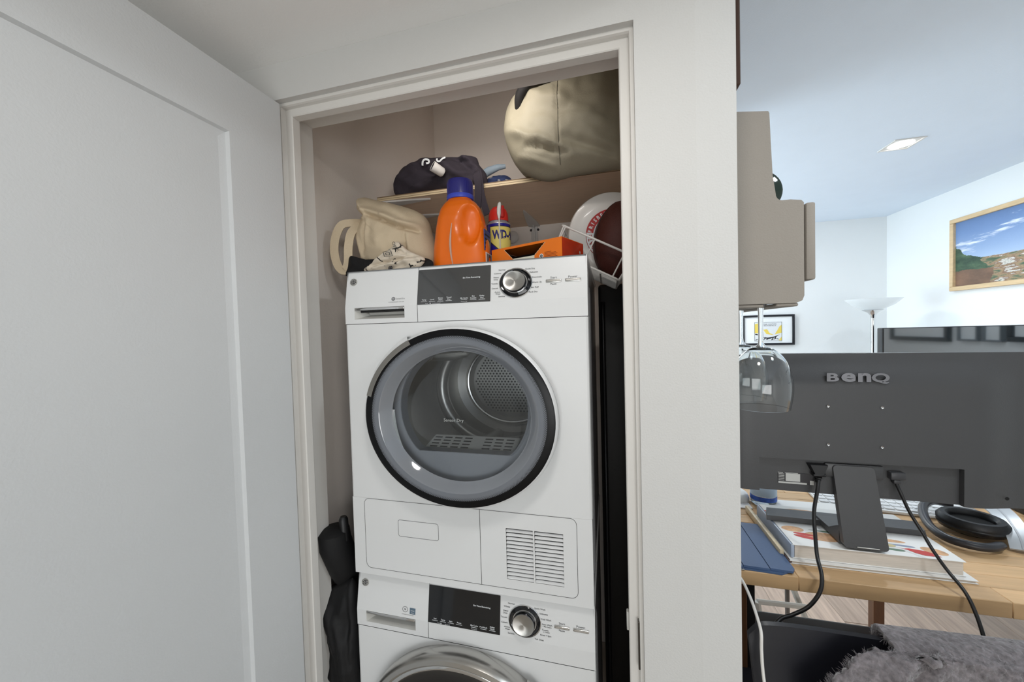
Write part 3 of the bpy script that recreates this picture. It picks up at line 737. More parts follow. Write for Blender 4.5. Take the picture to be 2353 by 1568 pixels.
# --- spray can
def can():
    cx_, cy_ = .381, .243
    r = thing('spray_can', 'blue and yellow spray can with red cap and white straw beside the orange bottle', 'can', (cx_,cy_,1.7012))
    Sx = 1.08
    MB().lathe([(0,0),(.032,0),(.034,.002),(.034,.150),(.0335,.154)], 48, sx=Sx).build('body', mat('can_blue', (36,32,140), .22, coat=.4, var=.02), r, world=False)
    MB().lathe([(.0345,.152),(.0352,.1545),(.0340,.157),(.0300,.158),(.0275,.163),(.0265,.168)], 48, sx=Sx).build('shoulder', mat('can_grey', (178,174,180), .3, metal=.5), r, world=False)
    rp = .03425
    def arc(pts, mat_, name, rr, par):
        mb = MB(); n = len(pts); k = 12
        # polygon in (angle, z), cut in vertical strips
        a0 = min(p[0] for p in pts); a1 = max(p[0] for p in pts); cols = []
        for i in range(k*3+1):
            a = a0+(a1-a0)*i/(k*3); zs = []
            for q in range(n):
                (xa, za), (xb, zb_) = pts[q], pts[(q+1)%n]
                if (xa-a)*(xb-a) <= 0 and xa != xb: zs.append(za+(zb_-za)*(a-xa)/(xb-xa))
            zs = zs or [0]; cols.append((a, min(zs), max(zs)))
        vs = []; fs = []
        for a, z0, z1 in cols: vs += [(Sx*rr*math.sin(a), -rr*math.cos(a), z0), (Sx*rr*math.sin(a), -rr*math.cos(a), z1)]
        for i in range(len(cols)-1): fs.append((2*i, 2*i+2, 2*i+3, 2*i+1))
        mb.add(vs, fs, 0, True); return mb.build(name, mat_, par, world=False)
    # label faces a little to the right
    sh_ = .42
    band = [(-.92,.142),(-.92,.098),(-.20,.074),(.50,.066),(1.3,.068),(1.9,.080),(1.9,.142)]
    arc([(a*1.04+sh_, z+(.0025 if z > .12 else -.003)) for a, z in band], M_INK, 'label_edge', rp, r)
    lb = arc([(a+sh_, z) for a, z in band], mat('can_yellow', (226,210,112), .35, coat=.3), 'label', rp+.0002, r)
    mb = MB(); tx = MB(); text(tx, 'WD-40', .036, Matrix.Identity(4), 0, .66, bold=.045, ext=0)
    mb.add([(Sx*(rp+.0006)*math.sin(v.x/(rp)+.80), -(rp+.0006)*math.cos(v.x/rp+.80), .1165+v.y) for v in tx.v], tx.f)
    mb.build('lettering', mat('can_ink', (40,38,110), .4), lb, world=False)
    arc([(-1.6+sh_,.024),(-.6+sh_,.030),(1.2+sh_,.052),(1.2+sh_,.044),(-.4+sh_,.018),(-1.6+sh_,.016)], mat('can_white', (220,220,222), .4), 'swoosh', rp+.0002, r)
    # smart-straw cap
    M_RED = mat('can_red', (212,46,34), .4, var=.04)
    cp = MB().lathe([(.0285,.164),(.0290,.172),(.0280,.186),(.0240,.199),(.0160,.208),(.006,.2115),(0,.212)], 40, sx=Sx).build('cap', M_RED, r, world=False)
    MB().rbox(-.004,.012,-.036,.006,.170,.207,.005,3, M=Matrix.Rotation(.5,4,'Z')).build('cap_channel', mat('can_red2', (186,36,30), .45), cp, world=False)
    MB().tube([(.016,-.034,.212),(.0155,-.0375,.207),(.014,-.040,.192),(.0135,-.0405,.178),(.0138,-.040,.163)], [.003,.0055,.0062,.006,.003], 12).build('nozzle', mat('straw_white', (226,226,222), .4), r, world=False)
    MB().tube([(.0138,-.040,.166),(.0145,-.0405,.10),(.0155,-.0405,.02),(.016,-.040,.012)], .0021, 8).build('straw', mat('straw_white2', (222,216,200), .4), r, world=False)
can()

# --- orange box with a torn opening
def obox():
    L, H, Dp = .232, .056, .118
    # front face from (.385,.150) to (.597,.060)
    d = V(.212,-.090,0).normalized(); nrm = V(d.y,-d.x,0)*1.0
    back = V(-d.y, d.x, 0)
    r = thing('tissue_box', 'orange cardboard box lying on the dryer, its front torn open to a dark inside', 'box', (.385,.150,1.7012), basis(V(0,0,0), d, back, V(0,0,1)).to_3x3())
    M_O = mat('box_orange', (232,118,18), .4, var=.04, vscale=14, coat=.15); M_R = mat('box_red', (198,52,12), .35, var=.28, vscale=18, coat=.2); M_IN = mat('box_inside', (34,22,18), .9)
    t = .0012
    # front with trapezoid hole, wavy cut
    hole = []
    zt, zb = .0510, .0215
    n = 14
    left = [(.046+.030*(i/n)+.0012*math.sin(i*2.3), zt-(zt-zb)*i/n) for i in range(n+1)]
    right = [(.182-.034*(i/n)+.0012*math.sin(i*2.3+1), zt-(zt-zb)*i/n) for i in range(n+1)]
    mb = MB()
    for y0, flip in ((0, False), (t, True)):
        vs = []; fs = []
        for i in range(n+1): vs += [(0,y0,left[i][1]), (*left[i][:1],y0,left[i][1]), (right[i][0],y0,right[i][1]), (L,y0,right[i][1])]
        for i in range(n):
            fs += [(4*i+4,4*i+5,4*i+1,4*i),(4*i+6,4*i+7,4*i+3,4*i+2)]
        if flip: fs = [f[::-1] for f in fs]
        mb.add(vs, fs)
        q = [(0,y0,0),(L,y0,0),(L,y0,zb),(0,y0,zb)]; f = (0,1,2,3); mb.add(q, [f[::-1] if flip else f])
        q = [(0,y0,zt),(L,y0,zt),(L,y0,H),(0,y0,H)]; mb.add(q, [f[::-1] if flip else f])
    fr_ = mb.build('front_face', [M_O], r, world=False)
    hl = MB(); e = [V(a,-.0003,z) for a,z in left]+[V(a,-.0003,z) for a,z in right[::-1]]
    hl.tube([V(a,-.0002,z) for a,z in left], .0006, 4); hl.tube([V(a,-.0002,z) for a,z in right], .0006, 4)
    hl.build('torn_edge', mat('raw_card', (226,206,170), .8), fr_, world=False)
    MB().box(0, L, t, Dp, 0, t).box(0, L, Dp-t, Dp, t, H).box(t*2, t*3, t, Dp-t, t, H-t).box(L-3*t, L-2*t, t, Dp-t, t, H-t).build('inner_wall', M_IN, r, world=False)
    MB().box(0, L, .0, Dp, H, H+t).build('top_face', M_O, r, world=False)
    MB().box(0, 2*t, t, Dp, 0, H).build('left_end', mat('box_edge', (214,190,180), .6), r, world=False)
    en = MB().box(L-2*t, L, t, Dp, 0, H).build('right_end', M_R, r, world=False)
    MB().lathe([(0,.0003),(.004,.0003)], 14, basis(V(L, Dp*.82, H*.55), V(0,1,0), V(0,0,1), V(1,0,0))).build('end_mark', M_LTGREY, en, world=False)
    MB().box(.078, .148, -.001, .0006, .0140, .0218).build('inner_flap', mat('flap_white', (222,222,206), .6), r, world=False)
    mb = MB().lathe([(0,.0004),(.0062,.0004)], 18, basis(V(.170,0,.0165), V(1,0,0), V(0,0,1), V(0,-1,0)))
    mb.lathe([(.0016,.0006),(.0042,.0006)], 6, basis(V(.170,0,.0165), V(1,0,0), V(0,0,1), V(0,-1,0)), mi=1)
    for i in range(5): mb.box(.180, .2180-.004*(i % 2)-(.018 if i == 4 else 0), -.0005, -.0001, .0105+.0034*i, .0118+.0034*i, 2)
    mb.build('recycling_print', [M_WINK, M_INK, mat('box_ink', (150,66,10), .6)], fr_, world=False)
obox()

# --- canvas tote bag, crumpled printed cloth, black pouch under them
M_CANVAS = mat('canvas', (206,188,160), .85, bump=.5, bscale=420, var=.05, vscale=9)
tote = thing('tote_bag', 'beige canvas tote bag slumped on the left of the dryer top, strap hanging down', 'bag', (.06,.2,1.7012))
ol = [(-.058,1.97),(-.011,1.958),(.065,1.934),(.132,1.908),(.164,1.880),(.176,1.835),(.189,1.794),(.197,1.754),(.194,1.715),(.147,1.706),(.057,1.706),(-.021,1.706),(-.052,1.735),(-.064,1.775),(-.078,1.817),(-.083,1.859),(-.064,1.885),(-.056,1.904),(-.072,1.941)]
folds = [(-.01,1.908,.06,1.882,.010,.016),(.06,1.882,.112,1.858,.010,.018),(.112,1.858,.160,1.848,.008,.014),(.0,1.893,.06,1.866,.006,-.014),(.06,1.866,.112,1.842,.006,-.016),(.112,1.842,.155,1.830,.006,-.020),
 (.05,1.928,.13,1.872,.012,.010),(-.055,1.955,-.015,1.905,.008,.012),(-.062,1.915,-.020,1.893,.006,-.018),(-.008,1.872,-.018,1.795,.006,-.011),(.004,1.872,-.004,1.80,.009,.007),
 (-.066,1.850,-.042,1.735,.006,-.016),(-.052,1.850,-.026,1.735,.010,.010),(.122,1.83,.128,1.765,.005,-.008),(.135,1.83,.142,1.75,.010,.006),(.035,1.84,.06,1.76,.02,.008)]
puff(ol, .185, .085, .10, folds, (.055,1.815), nr=40, sub=14, noise_a=.0018, noise_s=20).build('bag_body', M_CANVAS, tote, angle=80)
sp = catmull([(-.045,.15,1.880),(-.062,.118,1.872),(-.083,.102,1.862),(-.101,.097,1.825),(-.106,.096,1.78),(-.096,.098,1.738),(-.076,.10,1.722),(-.062,.10,1.745),(-.058,.10,1.795),(-.053,.11,1.840),(-.042,.14,1.872)], 5)
MB().strip(sp, [(.5,-.85,.15)]*len(sp), [.024]*len(sp), .004).build('strap', M_CANVAS, tote, angle=70)
def print_mat():
    m = mat('printed_cloth', (216,204,186), .8, bump=.3, bscale=200)
    nt = m.node_tree; b = nt.nodes['Principled BSDF']
    tc = nt.nodes.new('ShaderNodeTexCoord'); vo = nt.nodes.new('ShaderNodeTexVoronoi'); vo.feature = 'DISTANCE_TO_EDGE'; vo.inputs['Scale'].default_value = 26
    ns = nt.nodes.new('ShaderNodeTexNoise'); ns.inputs['Scale'].default_value = 34; ns.inputs['Detail'].default_value = 3
    nt.links.new(tc.outputs['Object'], vo.inputs['Vector']); nt.links.new(tc.outputs['Object'], ns.inputs['Vector'])
    a = nt.nodes.new('ShaderNodeMath'); a.operation = 'LESS_THAN'; a.inputs[1].default_value = .045
    c = nt.nodes.new('ShaderNodeMath'); c.operation = 'GREATER_THAN'; c.inputs[1].default_value = .54
    d = nt.nodes.new('ShaderNodeMath'); d.operation = 'MULTIPLY'
    nt.links.new(vo.outputs['Distance'], a.inputs[0]); nt.links.new(ns.outputs[0], c.inputs[0]); nt.links.new(a.outputs[0], d.inputs[0]); nt.links.new(c.outputs[0], d.inputs[1])
    mx = nt.nodes.new('ShaderNodeMix'); mx.data_type = 'RGBA'; mx.inputs[6].default_value = lin((216,204,186)); mx.inputs[7].default_value = lin((34,30,28))
    nt.links.new(d.outputs[0], mx.inputs[0]); nt.links.new(mx.outputs[2], b.inputs['Base Color'])
    return m
cl = thing('printed_cloth', 'crumpled cream cloth with black print, tucked in front of the beige tote', 'cloth', (.1,.07,1.7012))
ol = [(.005,1.716),(.035,1.734),(.066,1.752),(.095,1.772),(.121,1.791),(.138,1.779),(.152,1.765),(.178,1.752),(.205,1.738),(.200,1.722),(.175,1.710),(.107,1.704),(.05,1.703)]
fo = [(.03,1.735,.13,1.77,.006,.010),(.04,1.725,.17,1.745,.005,-.014),(.05,1.718,.19,1.735,.006,.010),(.09,1.712,.15,1.722,.005,-.008),(.10,1.78,.15,1.75,.005,-.008)]
c0 = puff(ol, .085, .018, .012, fo, (.105,1.735), nr=16, sub=6, noise_a=.004, noise_s=40, pw=4).build('cloth_body', print_mat(), cl, angle=80)
mb = MB()
Tm = basis(V(.105,.0555,1.752), V(.96,.0,.28).normalized(), V(-.28,.0,.96).normalized(), V(0,-1,0))
def dia(mb, M, s, th):
    for s0, s1 in ((s, s-th), (s*.5, s*.5-th)):
        q = [V(a*k*1.2, b*k, .0) for k in (s0, s1) for a, b in ((-1,-.35),(1,-1),(1,.5),(-1,1))]
        mb.add([M @ p for p in q], [(i,(i+1)%4,4+(i+1)%4,4+i) for i in range(4)])
mb2 = MB(); dia(mb2, Tm, .011, .0016)
text(mb2, 'Open', .014, basis(V(.128,.0600,1.772), V(.55,.0,-.83), V(.83,0,.55), V(0,-1,0)), 0, 1)
text(mb2, 'B', .017, basis(V(.112,.0570,1.7125), V(0,0,1), V(-1,0,0), V(0,-1,0)), 0, 1, bold=.05)
mb2.build('cloth_print', M_INK, cl)
pc = puff([(-.068,1.704),(-.066,1.735),(-.056,1.768),(-.03,1.755),(.07,1.750),(.16,1.750),(.215,1.735),(.222,1.715),(.215,1.703),(.07,1.703)], .105, .022, .025, [(-.05,1.76,.0,1.71,.008,.006),(.17,1.74,.21,1.71,.007,.005)], (.07,1.73), nr=12, sub=5, noise_a=.003, noise_s=25)
tag(pc.build('black_pouch', mat('black_fabric', (16,15,17), .8, bump=.3, bscale=300)), 'black fabric bundle crushed between the tote bag and the dryer top', 'cloth')

# --- wire basket with football and frisbee
tilt = math.atan2(.092,.171)
bk = thing('wire_basket', 'white wire basket tilted into the gap right of the dryer, holding a football', 'basket', (.584,.20,1.826), Matrix.Rotation(tilt,3,'Y'))
M_WIRE = mat('white_wire', (220,218,214), .35)
BW, BD, BH = .222, .26, .074
rim = MB(); c = [(0,0),(BW,0),(BW,BD),(0,BD)]
rim.tube([V(x,y,0) for x,y in rrect(0,BW,0,BD,.012,3)], .0032, 8, True); rim.build('rim', M_WIRE, bk, world=False)
MB().tube([V(x,y,-BH) for x,y in rrect(.008,BW-.008,.008,BD-.008,.012,3)], .0034, 8, True).build('base_hoop', M_WIRE, bk, world=False)
def wire(a, b, r=.0022): MB().tube([a, b], r, 6).build('wire', M_WIRE, bk, world=False)
for x in (.006,.012,.104,.196):
    wire(V(x,0,0), V(min(max(x,.01),BW-.01),.008,-BH)); wire(V(x,BD,0), V(min(max(x,.01),BW-.01),BD-.008,-BH))
for y in (.03,.08,.13,.18,.23):
    wire(V(0,y,0), V(.008,y,-BH)); wire(V(BW,y,0), V(BW-.008,y,-BH))
for i in range(11): wire(V(.008,.02+.022*i,-BH), V(BW-.008,.02+.022*i,-BH), .0017)
for x in (.06,.16): wire(V(x,.008,-BH-.003), V(x,BD-.008,-BH-.003), .0026)
# disc, leaning
r = thing('flying_disc', 'white plastic flying disc with a red and white ring label, standing in the wire basket', 'disc', (.722,.412,1.835), (Matrix.Rotation(.12,3,'Z') @ Matrix.Rotation(PI/2+.10,3,'X')))
MB().lathe([(0,.012),(.06,.0118),(.10,.0105),(.125,.007),(.138,.0),(.1415,-.010),(.140,-.022),(.136,-.024),(.135,-.010),(.12,.002),(.06,.0085),(0,.009)], 72).build('disc_body', mat('disc_white', (216,213,209), .3, coat=.2), r, world=False)
mb = MB(); 
def annulus(mb, r0, r1, a0, a1, z, mi, n=24):
    vs = []; fs = []
    for i in range(n+1):
        a = math.radians(a0+(a1-a0)*i/n); vs += [(r0*math.cos(a),r0*math.sin(a),z),(r1*math.cos(a),r1*math.sin(a),z)]
    for i in range(n): fs.append((2*i,2*i+1,2*i+3,2*i+2))
    mb.add(vs, fs, mi)
annulus(mb,.058,.083,95,172,.0127,0); annulus(mb,.058,.081,172,262,.0127,1); annulus(mb,.081,.083,172,262,.0127,2); annulus(mb,.058,.083,262,455,.0127,0)
annulus(mb,.0575,.059,0,360,.0129,1); annulus(mb,.02,.057,0,360,.0127,3,48)
for s, a0, st, mi in (('FRISBEE',168,-10.5,1),('ULTIMATE',250,-10,2)):
    if s == 'ULTIMATE':
        for i, ch in enumerate(s[::-1]):
            a = math.radians(180+i*10.5); p = V(.0695*math.cos(a),.0695*math.sin(a),.0128)
            text(mb, ch, .017, basis(p, V(-math.sin(a),math.cos(a),0)*-1, V(-math.cos(a),-math.sin(a),0)*-1, V(0,0,1)), mi, .9, bold=.03)
    else:
        for i, ch in enumerate(s):
            a = math.radians(a0+i*st); p = V(.0705*math.cos(a),.0705*math.sin(a),.0128)
            text(mb, ch, .017, basis(p, V(math.sin(a),-math.cos(a),0), V(math.cos(a),math.sin(a),0), V(0,0,1)), mi, .9, bold=.03)
mb.build('disc_print', [mat('disc_red', (172,26,26), .4), M_WINK, mat('disc_ink', (150,24,24), .4), mat('disc_blue', (190,205,214), .4)], r, world=False)
# football
fb = thing('football', 'dark brown leather football wedged in the wire basket in front of the disc', 'ball', (.741,.300,1.789), (Matrix.Rotation(.16,3,'Y')))
M_LEA = mat('football_leather', (74,30,22), .5, bump=.8, bscale=420, var=.12, vscale=10)
prof = []
for i in range(25):
    t = -1+2*i/24; prof.append((.0735*max(0,1-abs(t)**2.1)**.62, .122*t))
MB().lathe(prof, 40).build('ball_body', M_LEA, fb, world=False)
for q in range(4):
    a = q*PI/2+.5; MB().tube([V((p[0]+.0002)*math.cos(a),(p[0]+.0002)*math.sin(a),p[1]) for p in prof], .0009, 5).build('seam', mat('seam_dark', (40,16,12), .7), fb, world=False)
for i in range(7): MB().tube([V(.0752*math.cos(.9+d), .0752*math.sin(.9+d), -.03+i*.01) for d in (-.14,0,.14)], .0022, 6).build('lace', M_WINK, fb, world=False)

# --- things on the shelf
bb = thing('black_bag', 'black cloth bag with white printed letters lying on the plywood shelf, strap dangling', 'bag', (.09,.45,2.055))
M_BC = mat('black_cotton', (48,42,50), .9, bump=.35, bscale=350, var=.1, vscale=12)
ol = [(-.105,2.112),(-.080,2.154),(-.049,2.178),(-.011,2.184),(.026,2.199),(.089,2.193),(.177,2.183),(.240,2.176),(.255,2.145),(.279,2.112),(.284,2.085),(.279,2.063),(.19,2.0585),(.049,2.0585),(-.081,2.0600)]
fo = [(-.09,2.11,.0,2.165,.012,.014),(-.05,2.075,.06,2.12,.016,-.014),(.05,2.075,.14,2.12,.012,.016),(.17,2.17,.25,2.10,.010,-.018),(.20,2.175,.27,2.12,.008,.014),(-.02,2.165,.15,2.165,.012,.012),(.13,2.15,.20,2.09,.013,.020),(.03,2.14,.12,2.10,.018,-.022),(.15,2.165,.26,2.145,.007,-.010),(-.07,2.13,.02,2.08,.014,.008),(.20,2.10,.27,2.12,.01,.012)]
puff(ol, .445, .055, .10, fo, (.09,2.12), nr=22, sub=7, noise_a=.004, noise_s=20, fn=lambda x,y,z,t,s: (x,y,max(z,2.0560))).build('bag_body', M_BC, bb, angle=80)
mb = MB()
P_ = lambda pts: catmull(pts, 6)
yb = .372
MB().strip(P_([(.052,.388,2.147),(.056,.384,2.160),(.066,.384,2.166),(.078,.385,2.162),(.080,.384,2.152),(.070,.382,2.150)]), (0,-1,0), .007, .0016).build('letter_print', M_WINK, bb)
MB().strip(P_([(.112,.385,2.163),(.114,.383,2.154),(.124,.382,2.150),(.134,.382,2.157),(.146,.384,2.162)]), (0,-1,0), .006, .0016).build('letter_print', M_WINK, bb)
cyl = MB(); A = V(.110,.350,2.122); B = V(.142,.385,2.102); ax = (B-A).normalized()
q = ax.to_track_quat('Z','Y').to_matrix().to_4x4(); q.translation = A
cyl.lathe([(.016,.001),(.0178,0),(.0182,.004),(.0165,.040),(.012,.046),(0,.047)], 28, q)
cy_ = cyl.build('toggle', mat('toggle_white', (226,222,218), .5), bb)
MB().lathe([(.0165,.0012),(.0145,.006),(0,.007)], 24, q).build('toggle_end', M_BC, cy_)
st = P_([(.255,.40,2.10),(.266,.378,2.085),(.272,.374,2.05),(.272,.374,2.015),(.268,.374,1.975),(.260,.372,1.935)]); MB().strip(st, (0,-1,0), [.026]*len(st), .003).build('strap', M_BC, bb)
st = P_([(.262,.40,2.10),(.274,.3785,2.085),(.279,.3765,2.05),(.281,.3765,2.02),(.291,.3765,1.975),(.304,.372,1.935)]); MB().strip(st, (0,-1,0), [.024]*len(st), .003).build('strap', M_BC, bb)
# blue patterned roll
br = thing('patterned_scarf', 'small roll of blue patterned fabric on the shelf right of the black bag', 'cloth', (.31,.5,2.055))
def blue_mat():
    m = mat('blue_pattern', (70,84,120), .8); nt = m.node_tree; b = nt.nodes['Principled BSDF']
    tc = nt.nodes.new('ShaderNodeTexCoord'); vo = nt.nodes.new('ShaderNodeTexVoronoi'); vo.inputs['Scale'].default_value = 38
    nt.links.new(tc.outputs['Object'], vo.inputs['Vector'])
    cr = nt.nodes.new('ShaderNodeValToRGB'); e = cr.color_ramp.elements; e[0].color = lin((150,150,150)); e[0].position = .25; e[1].color = lin((46,58,96)); e[1].position = .4
    nt.links.new(vo.outputs['Distance'], cr.inputs[0]); nt.links.new(cr.outputs[0], b.inputs['Base Color']); return m
puff([(.215,2.060),(.220,2.12),(.245,2.155),(.30,2.162),(.335,2.147),(.350,2.105),(.346,2.0585),(.28,2.0575)], .60, .04, .04, [(.23,2.14,.33,2.11,.006,-.012),(.23,2.10,.34,2.12,.008,.010)], nr=14, noise_a=.005, noise_s=30, fn=lambda x,y,z,t,s: (x,y,max(z,2.0562))).build('fabric_roll', blue_mat(), br, angle=80)
MB().tube([(.225,.56,2.155),(.26,.555,2.168),(.297,.557,2.178),(.325,.563,2.180)], [.016,.016,.012,.008], 14).build('rolled_end', mat('pale_blue_cloth', (136,150,162), .85, var=.1, vscale=30), br)
# grey duffel
df_ = thing('duffel_bag', 'big khaki-grey duffel bag bulging over the right end of the plywood shelf', 'bag', (.6,.45,2.055))
ol = [(.384,2.213),(.396,2.263),(.425,2.294),(.463,2.309),(.56,2.334),(.659,2.336),(.75,2.33),(.782,2.25),(.784,2.149),(.775,2.035),(.721,2.020),(.624,2.018),(.537,2.010),(.471,2.032),(.426,2.067),(.397,2.123),(.383,2.176)]
fo = [(.40,2.17,.50,2.11,.012,.014),(.43,2.21,.58,2.19,.022,-.006),(.47,2.10,.60,2.06,.008,-.016),(.50,2.12,.62,2.05,.010,.012),(.57,2.32,.575,2.03,.004,-.006),(.43,2.28,.52,2.25,.014,.010),(.59,2.10,.76,2.04,.012,-.014),(.62,2.16,.75,2.12,.016,.010),(.52,2.24,.66,2.17,.018,.008),(.44,2.08,.56,2.03,.008,.010)]
def dfn(x, y, z, t, s):
    if y > .388 and z < 2.0565: z = 2.0565
    return (x, y, z)
M_KH = mat('khaki_nylon', (152,145,126), .6, bump=.3, bscale=300, var=.05, vscale=7)
puff(ol, .345, .105, .25, fo, (.60,2.17), nr=26, sub=8, noise_a=.004, noise_s=13, fn=dfn, pw=2.4, ex=.5).build('bag_body', M_KH, df_, angle=80)
hp = catmull([(.448,.29,2.225),(.455,.262,2.250),(.478,.250,2.272),(.503,.248,2.280),(.545,.248,2.286),(.600,.250,2.296),(.66,.262,2.305)], 5)
MB().tube(hp, [.006]+[.015]*10+[.012]*(len(hp)-11), 12).build('carry_handle', mat('black_webbing', (24,22,22), .8, bump=.3, bscale=200), df_)
dv_ = [v.co+WM[df_].translation for v in [o_ for o_ in COL.objects if o_.parent == df_][0].data.vertices]
sp_ = []
for i in range(24):
    z = 2.035+i*.0125; near = sorted(dv_, key=lambda p: (p.x-.574)**2+(p.z-z)**2+(0 if p.y < .36 else 1))[:4]
    sp_.append(V(.574, sum(p.y for p in near)/4-.0012, z))
MB().tube(sp_, .0013, 5).build('seam', mat('khaki_dark', (104,98,84), .7), df_)

# --- black things in the gap left of the machines
ub = thing('folded_umbrella', 'black folded umbrella standing upright in the gap left of the machines', 'umbrella', (-.075,.06,0))
M_BN = mat('black_nylon', (8,8,11), .65, bump=.3, bscale=60, var=.2, vscale=14)
mb = MB(); ppts = [V(-.085,.150,.0),V(-.085,.140,.2),V(-.084,.120,.50),V(-.081,.100,.68),V(-.079,.085,.76),V(-.078,.050,.835),V(-.078,.016,.92),V(-.078,.012,.957),V(-.078,.012,.966)]
mb.tube([V(*p) for p in ppts], [.008,.018,.020,.026,.041,.045,.045,.043,.024], 20); mb.build('canopy', M_BN, ub)
MB().tube([(-.044,.018,.93),(-.046,.016,.992),(-.046,.016,1.0)], [.0125,.0125,.008], 14).build('handle', M_BLACKP, ub)
MB().rbox(-.123,-.110,-.012,.0,.785,.805,.004,2).build('strap_tab', M_LTGREY, ub)
bg = thing('black_laundry_bag', 'black crumpled garment bag stuffed low in the gap, in front of the umbrella', 'bag', (-.07,.04,0))
ol = [(-.145,.02),(-.147,.40),(-.147,.60),(-.146,.70),(-.140,.750),(-.118,.772),(-.08,.790),(-.045,.806),(-.030,.81),(-.016,.78),(-.010,.70),(-.008,.62),(-.006,.54),(-.005,.30),(-.010,.02)]
puff(ol, .030, .036, .022, pw=6, folds=[(-.11,.75,-.06,.55,.010,.010),(-.04,.80,-.03,.50,.010,-.010),(-.07,.70,-.02,.45,.012,.012),(-.10,.60,-.09,.3,.012,-.01)], c=(-.075,.45), nr=22, sub=5, noise_a=.006, noise_s=16, fn=lambda x,y,z,t,s: (min(max(x,-.1485),-.0035),max(y, (.0215 if x < -.108 else -.018)),z)).build('bag_body', M_BN, bg, angle=80)

# ================================================================== WALL RACK AND GLASSES
rk = thing('wall_rack', 'grey wall-mounted bottle and stemware rack on the end of the partition wall', 'rack', (1.03,.17,1.56))
M_RK = mat('rack_grey', (150,143,134), .75, bump=.25, bscale=350, var=.02, vscale=6)
def rack_side(y0, y1, nm):
    prof = [(.9478,1.566),(1.082,1.5655),(1.092,1.570),(1.0955,1.580),(1.0955,1.768),(1.091,1.7735),(1.072,1.7765)]
    prof += [(1.058+.012*math.cos(a), 1.7895-.013*math.sin(a)) for a in [PI/2+i*PI/12 for i in range(0, 7)]]
    prof += [(1.0405,1.83),(1.0375,1.90),(1.0355,1.956),(1.0335,1.9605),(.9478,1.973)]
    return MB().prism(prof, 'xz', y0, y1).build(nm, M_RK, rk)
rack_side(0, .014, 'side_panel'); rack_side(.330, .344, 'side_panel')
MB().box(.9478, .956, .014, .33, 1.567, 1.97).build('back_panel', M_RK, rk)
MB().box(.957, 1.09, .014, .33, 1.752, 1.760).build('bottle_tray', M_RK, rk)
MB().rbox(1.0985, 1.1155, -.002, .346, 1.611, 1.767, .004, 2).build('front_panel', M_RK, rk)
mb = MB()
for y in (.02,.33): mb.box(1.0955,1.0985,y-.006,y+.006,1.65,1.72)
mb.build('spacer', M_BLACKP, rk, kind='stuff')
# underside with slots for the stems
for x0_, x1_ in ((.957,1.024),(1.046,1.086)): MB().rbox(x0_, x1_, .002, .342, 1.5585, 1.5655, .002, 1).build('stem_rail', M_RK, rk)
wb = MB().lathe([(0,.0),(.038,.001),(.045,.006),(.0455,.012),(.0455,.17),(.036,.215),(.0165,.245),(.0145,.29),(.016,.292),(.016,.304),(0,.305)], 32, basis(V(1.0240,.020,1.8060), V(1,0,0), V(0,0,-1), V(0,1,0)))
tag(wb.build('wine_bottle', mat('bottle_green', (22,40,30), .08, coat=.4)), 'dark green wine bottle lying behind the top step of the grey wall rack', 'bottle')
def glass(y, lab):
    r = thing('wine_glass', lab, 'glass', (1.035,y,1.5665), group='wine glasses hanging from the grey rack')
    T = Matrix.Translation((1.035,y,0))
    M_G = MATS.get('clear_glass') or mat('clear_glass', (250,252,252), .0, trans=1, ior=1.45)
    MB().lathe([(0,1.5715),(.03,1.5705),(.0335,1.5685),(.0338,1.567),(.012,1.5665),(.0065,1.562),(.0052,1.55),(.0048,1.49),(.0058,1.480),(.010,1.474),(.0115,1.4715),(0,1.4715)], 40, T).build('stem', M_G, r)
    out = [(0,1.4735),(.012,1.4725),(.024,1.467),(.038,1.452),(.048,1.432),(.0545,1.405),(.0560,1.385),(.0545,1.362),(.0505,1.337)]
    inn = [(.0495,1.3365),(.0535,1.362),(.0549,1.385),(.0534,1.4045),(.047,1.431),(.037,1.4505),(.0235,1.465),(.010,1.4695),(0,1.470)]
    o2 = [V(a,b,0) for a,b in out]; i2 = [V(a,b,0) for a,b in inn]
    prof = [(max(0,p.x),p.y) for p in catmull(o2,4)]+[(max(0,p.x),p.y) for p in catmull(i2,4)]
    MB().lathe(prof[::-1], 56, T, sx=1.06).build('bowl', M_G, r)
glass(.052, 'front one of two wine glasses hanging upside down under the grey rack')
glass(.178, 'rear wine glass under the grey rack, mostly hidden behind the front one')
# dark wood batten on the partition's far face, top
tag(MB().rbox(.9475, .962, -.07, .25, 1.985, 2.39, .002, 1).build('cabinet_edge', mat('dark_walnut', (62,40,28), .5, var=.15, vscale=10, stretch=(8,8,1))), 'dark brown wooden cabinet edge at the top of the partition wall', 'cabinet')

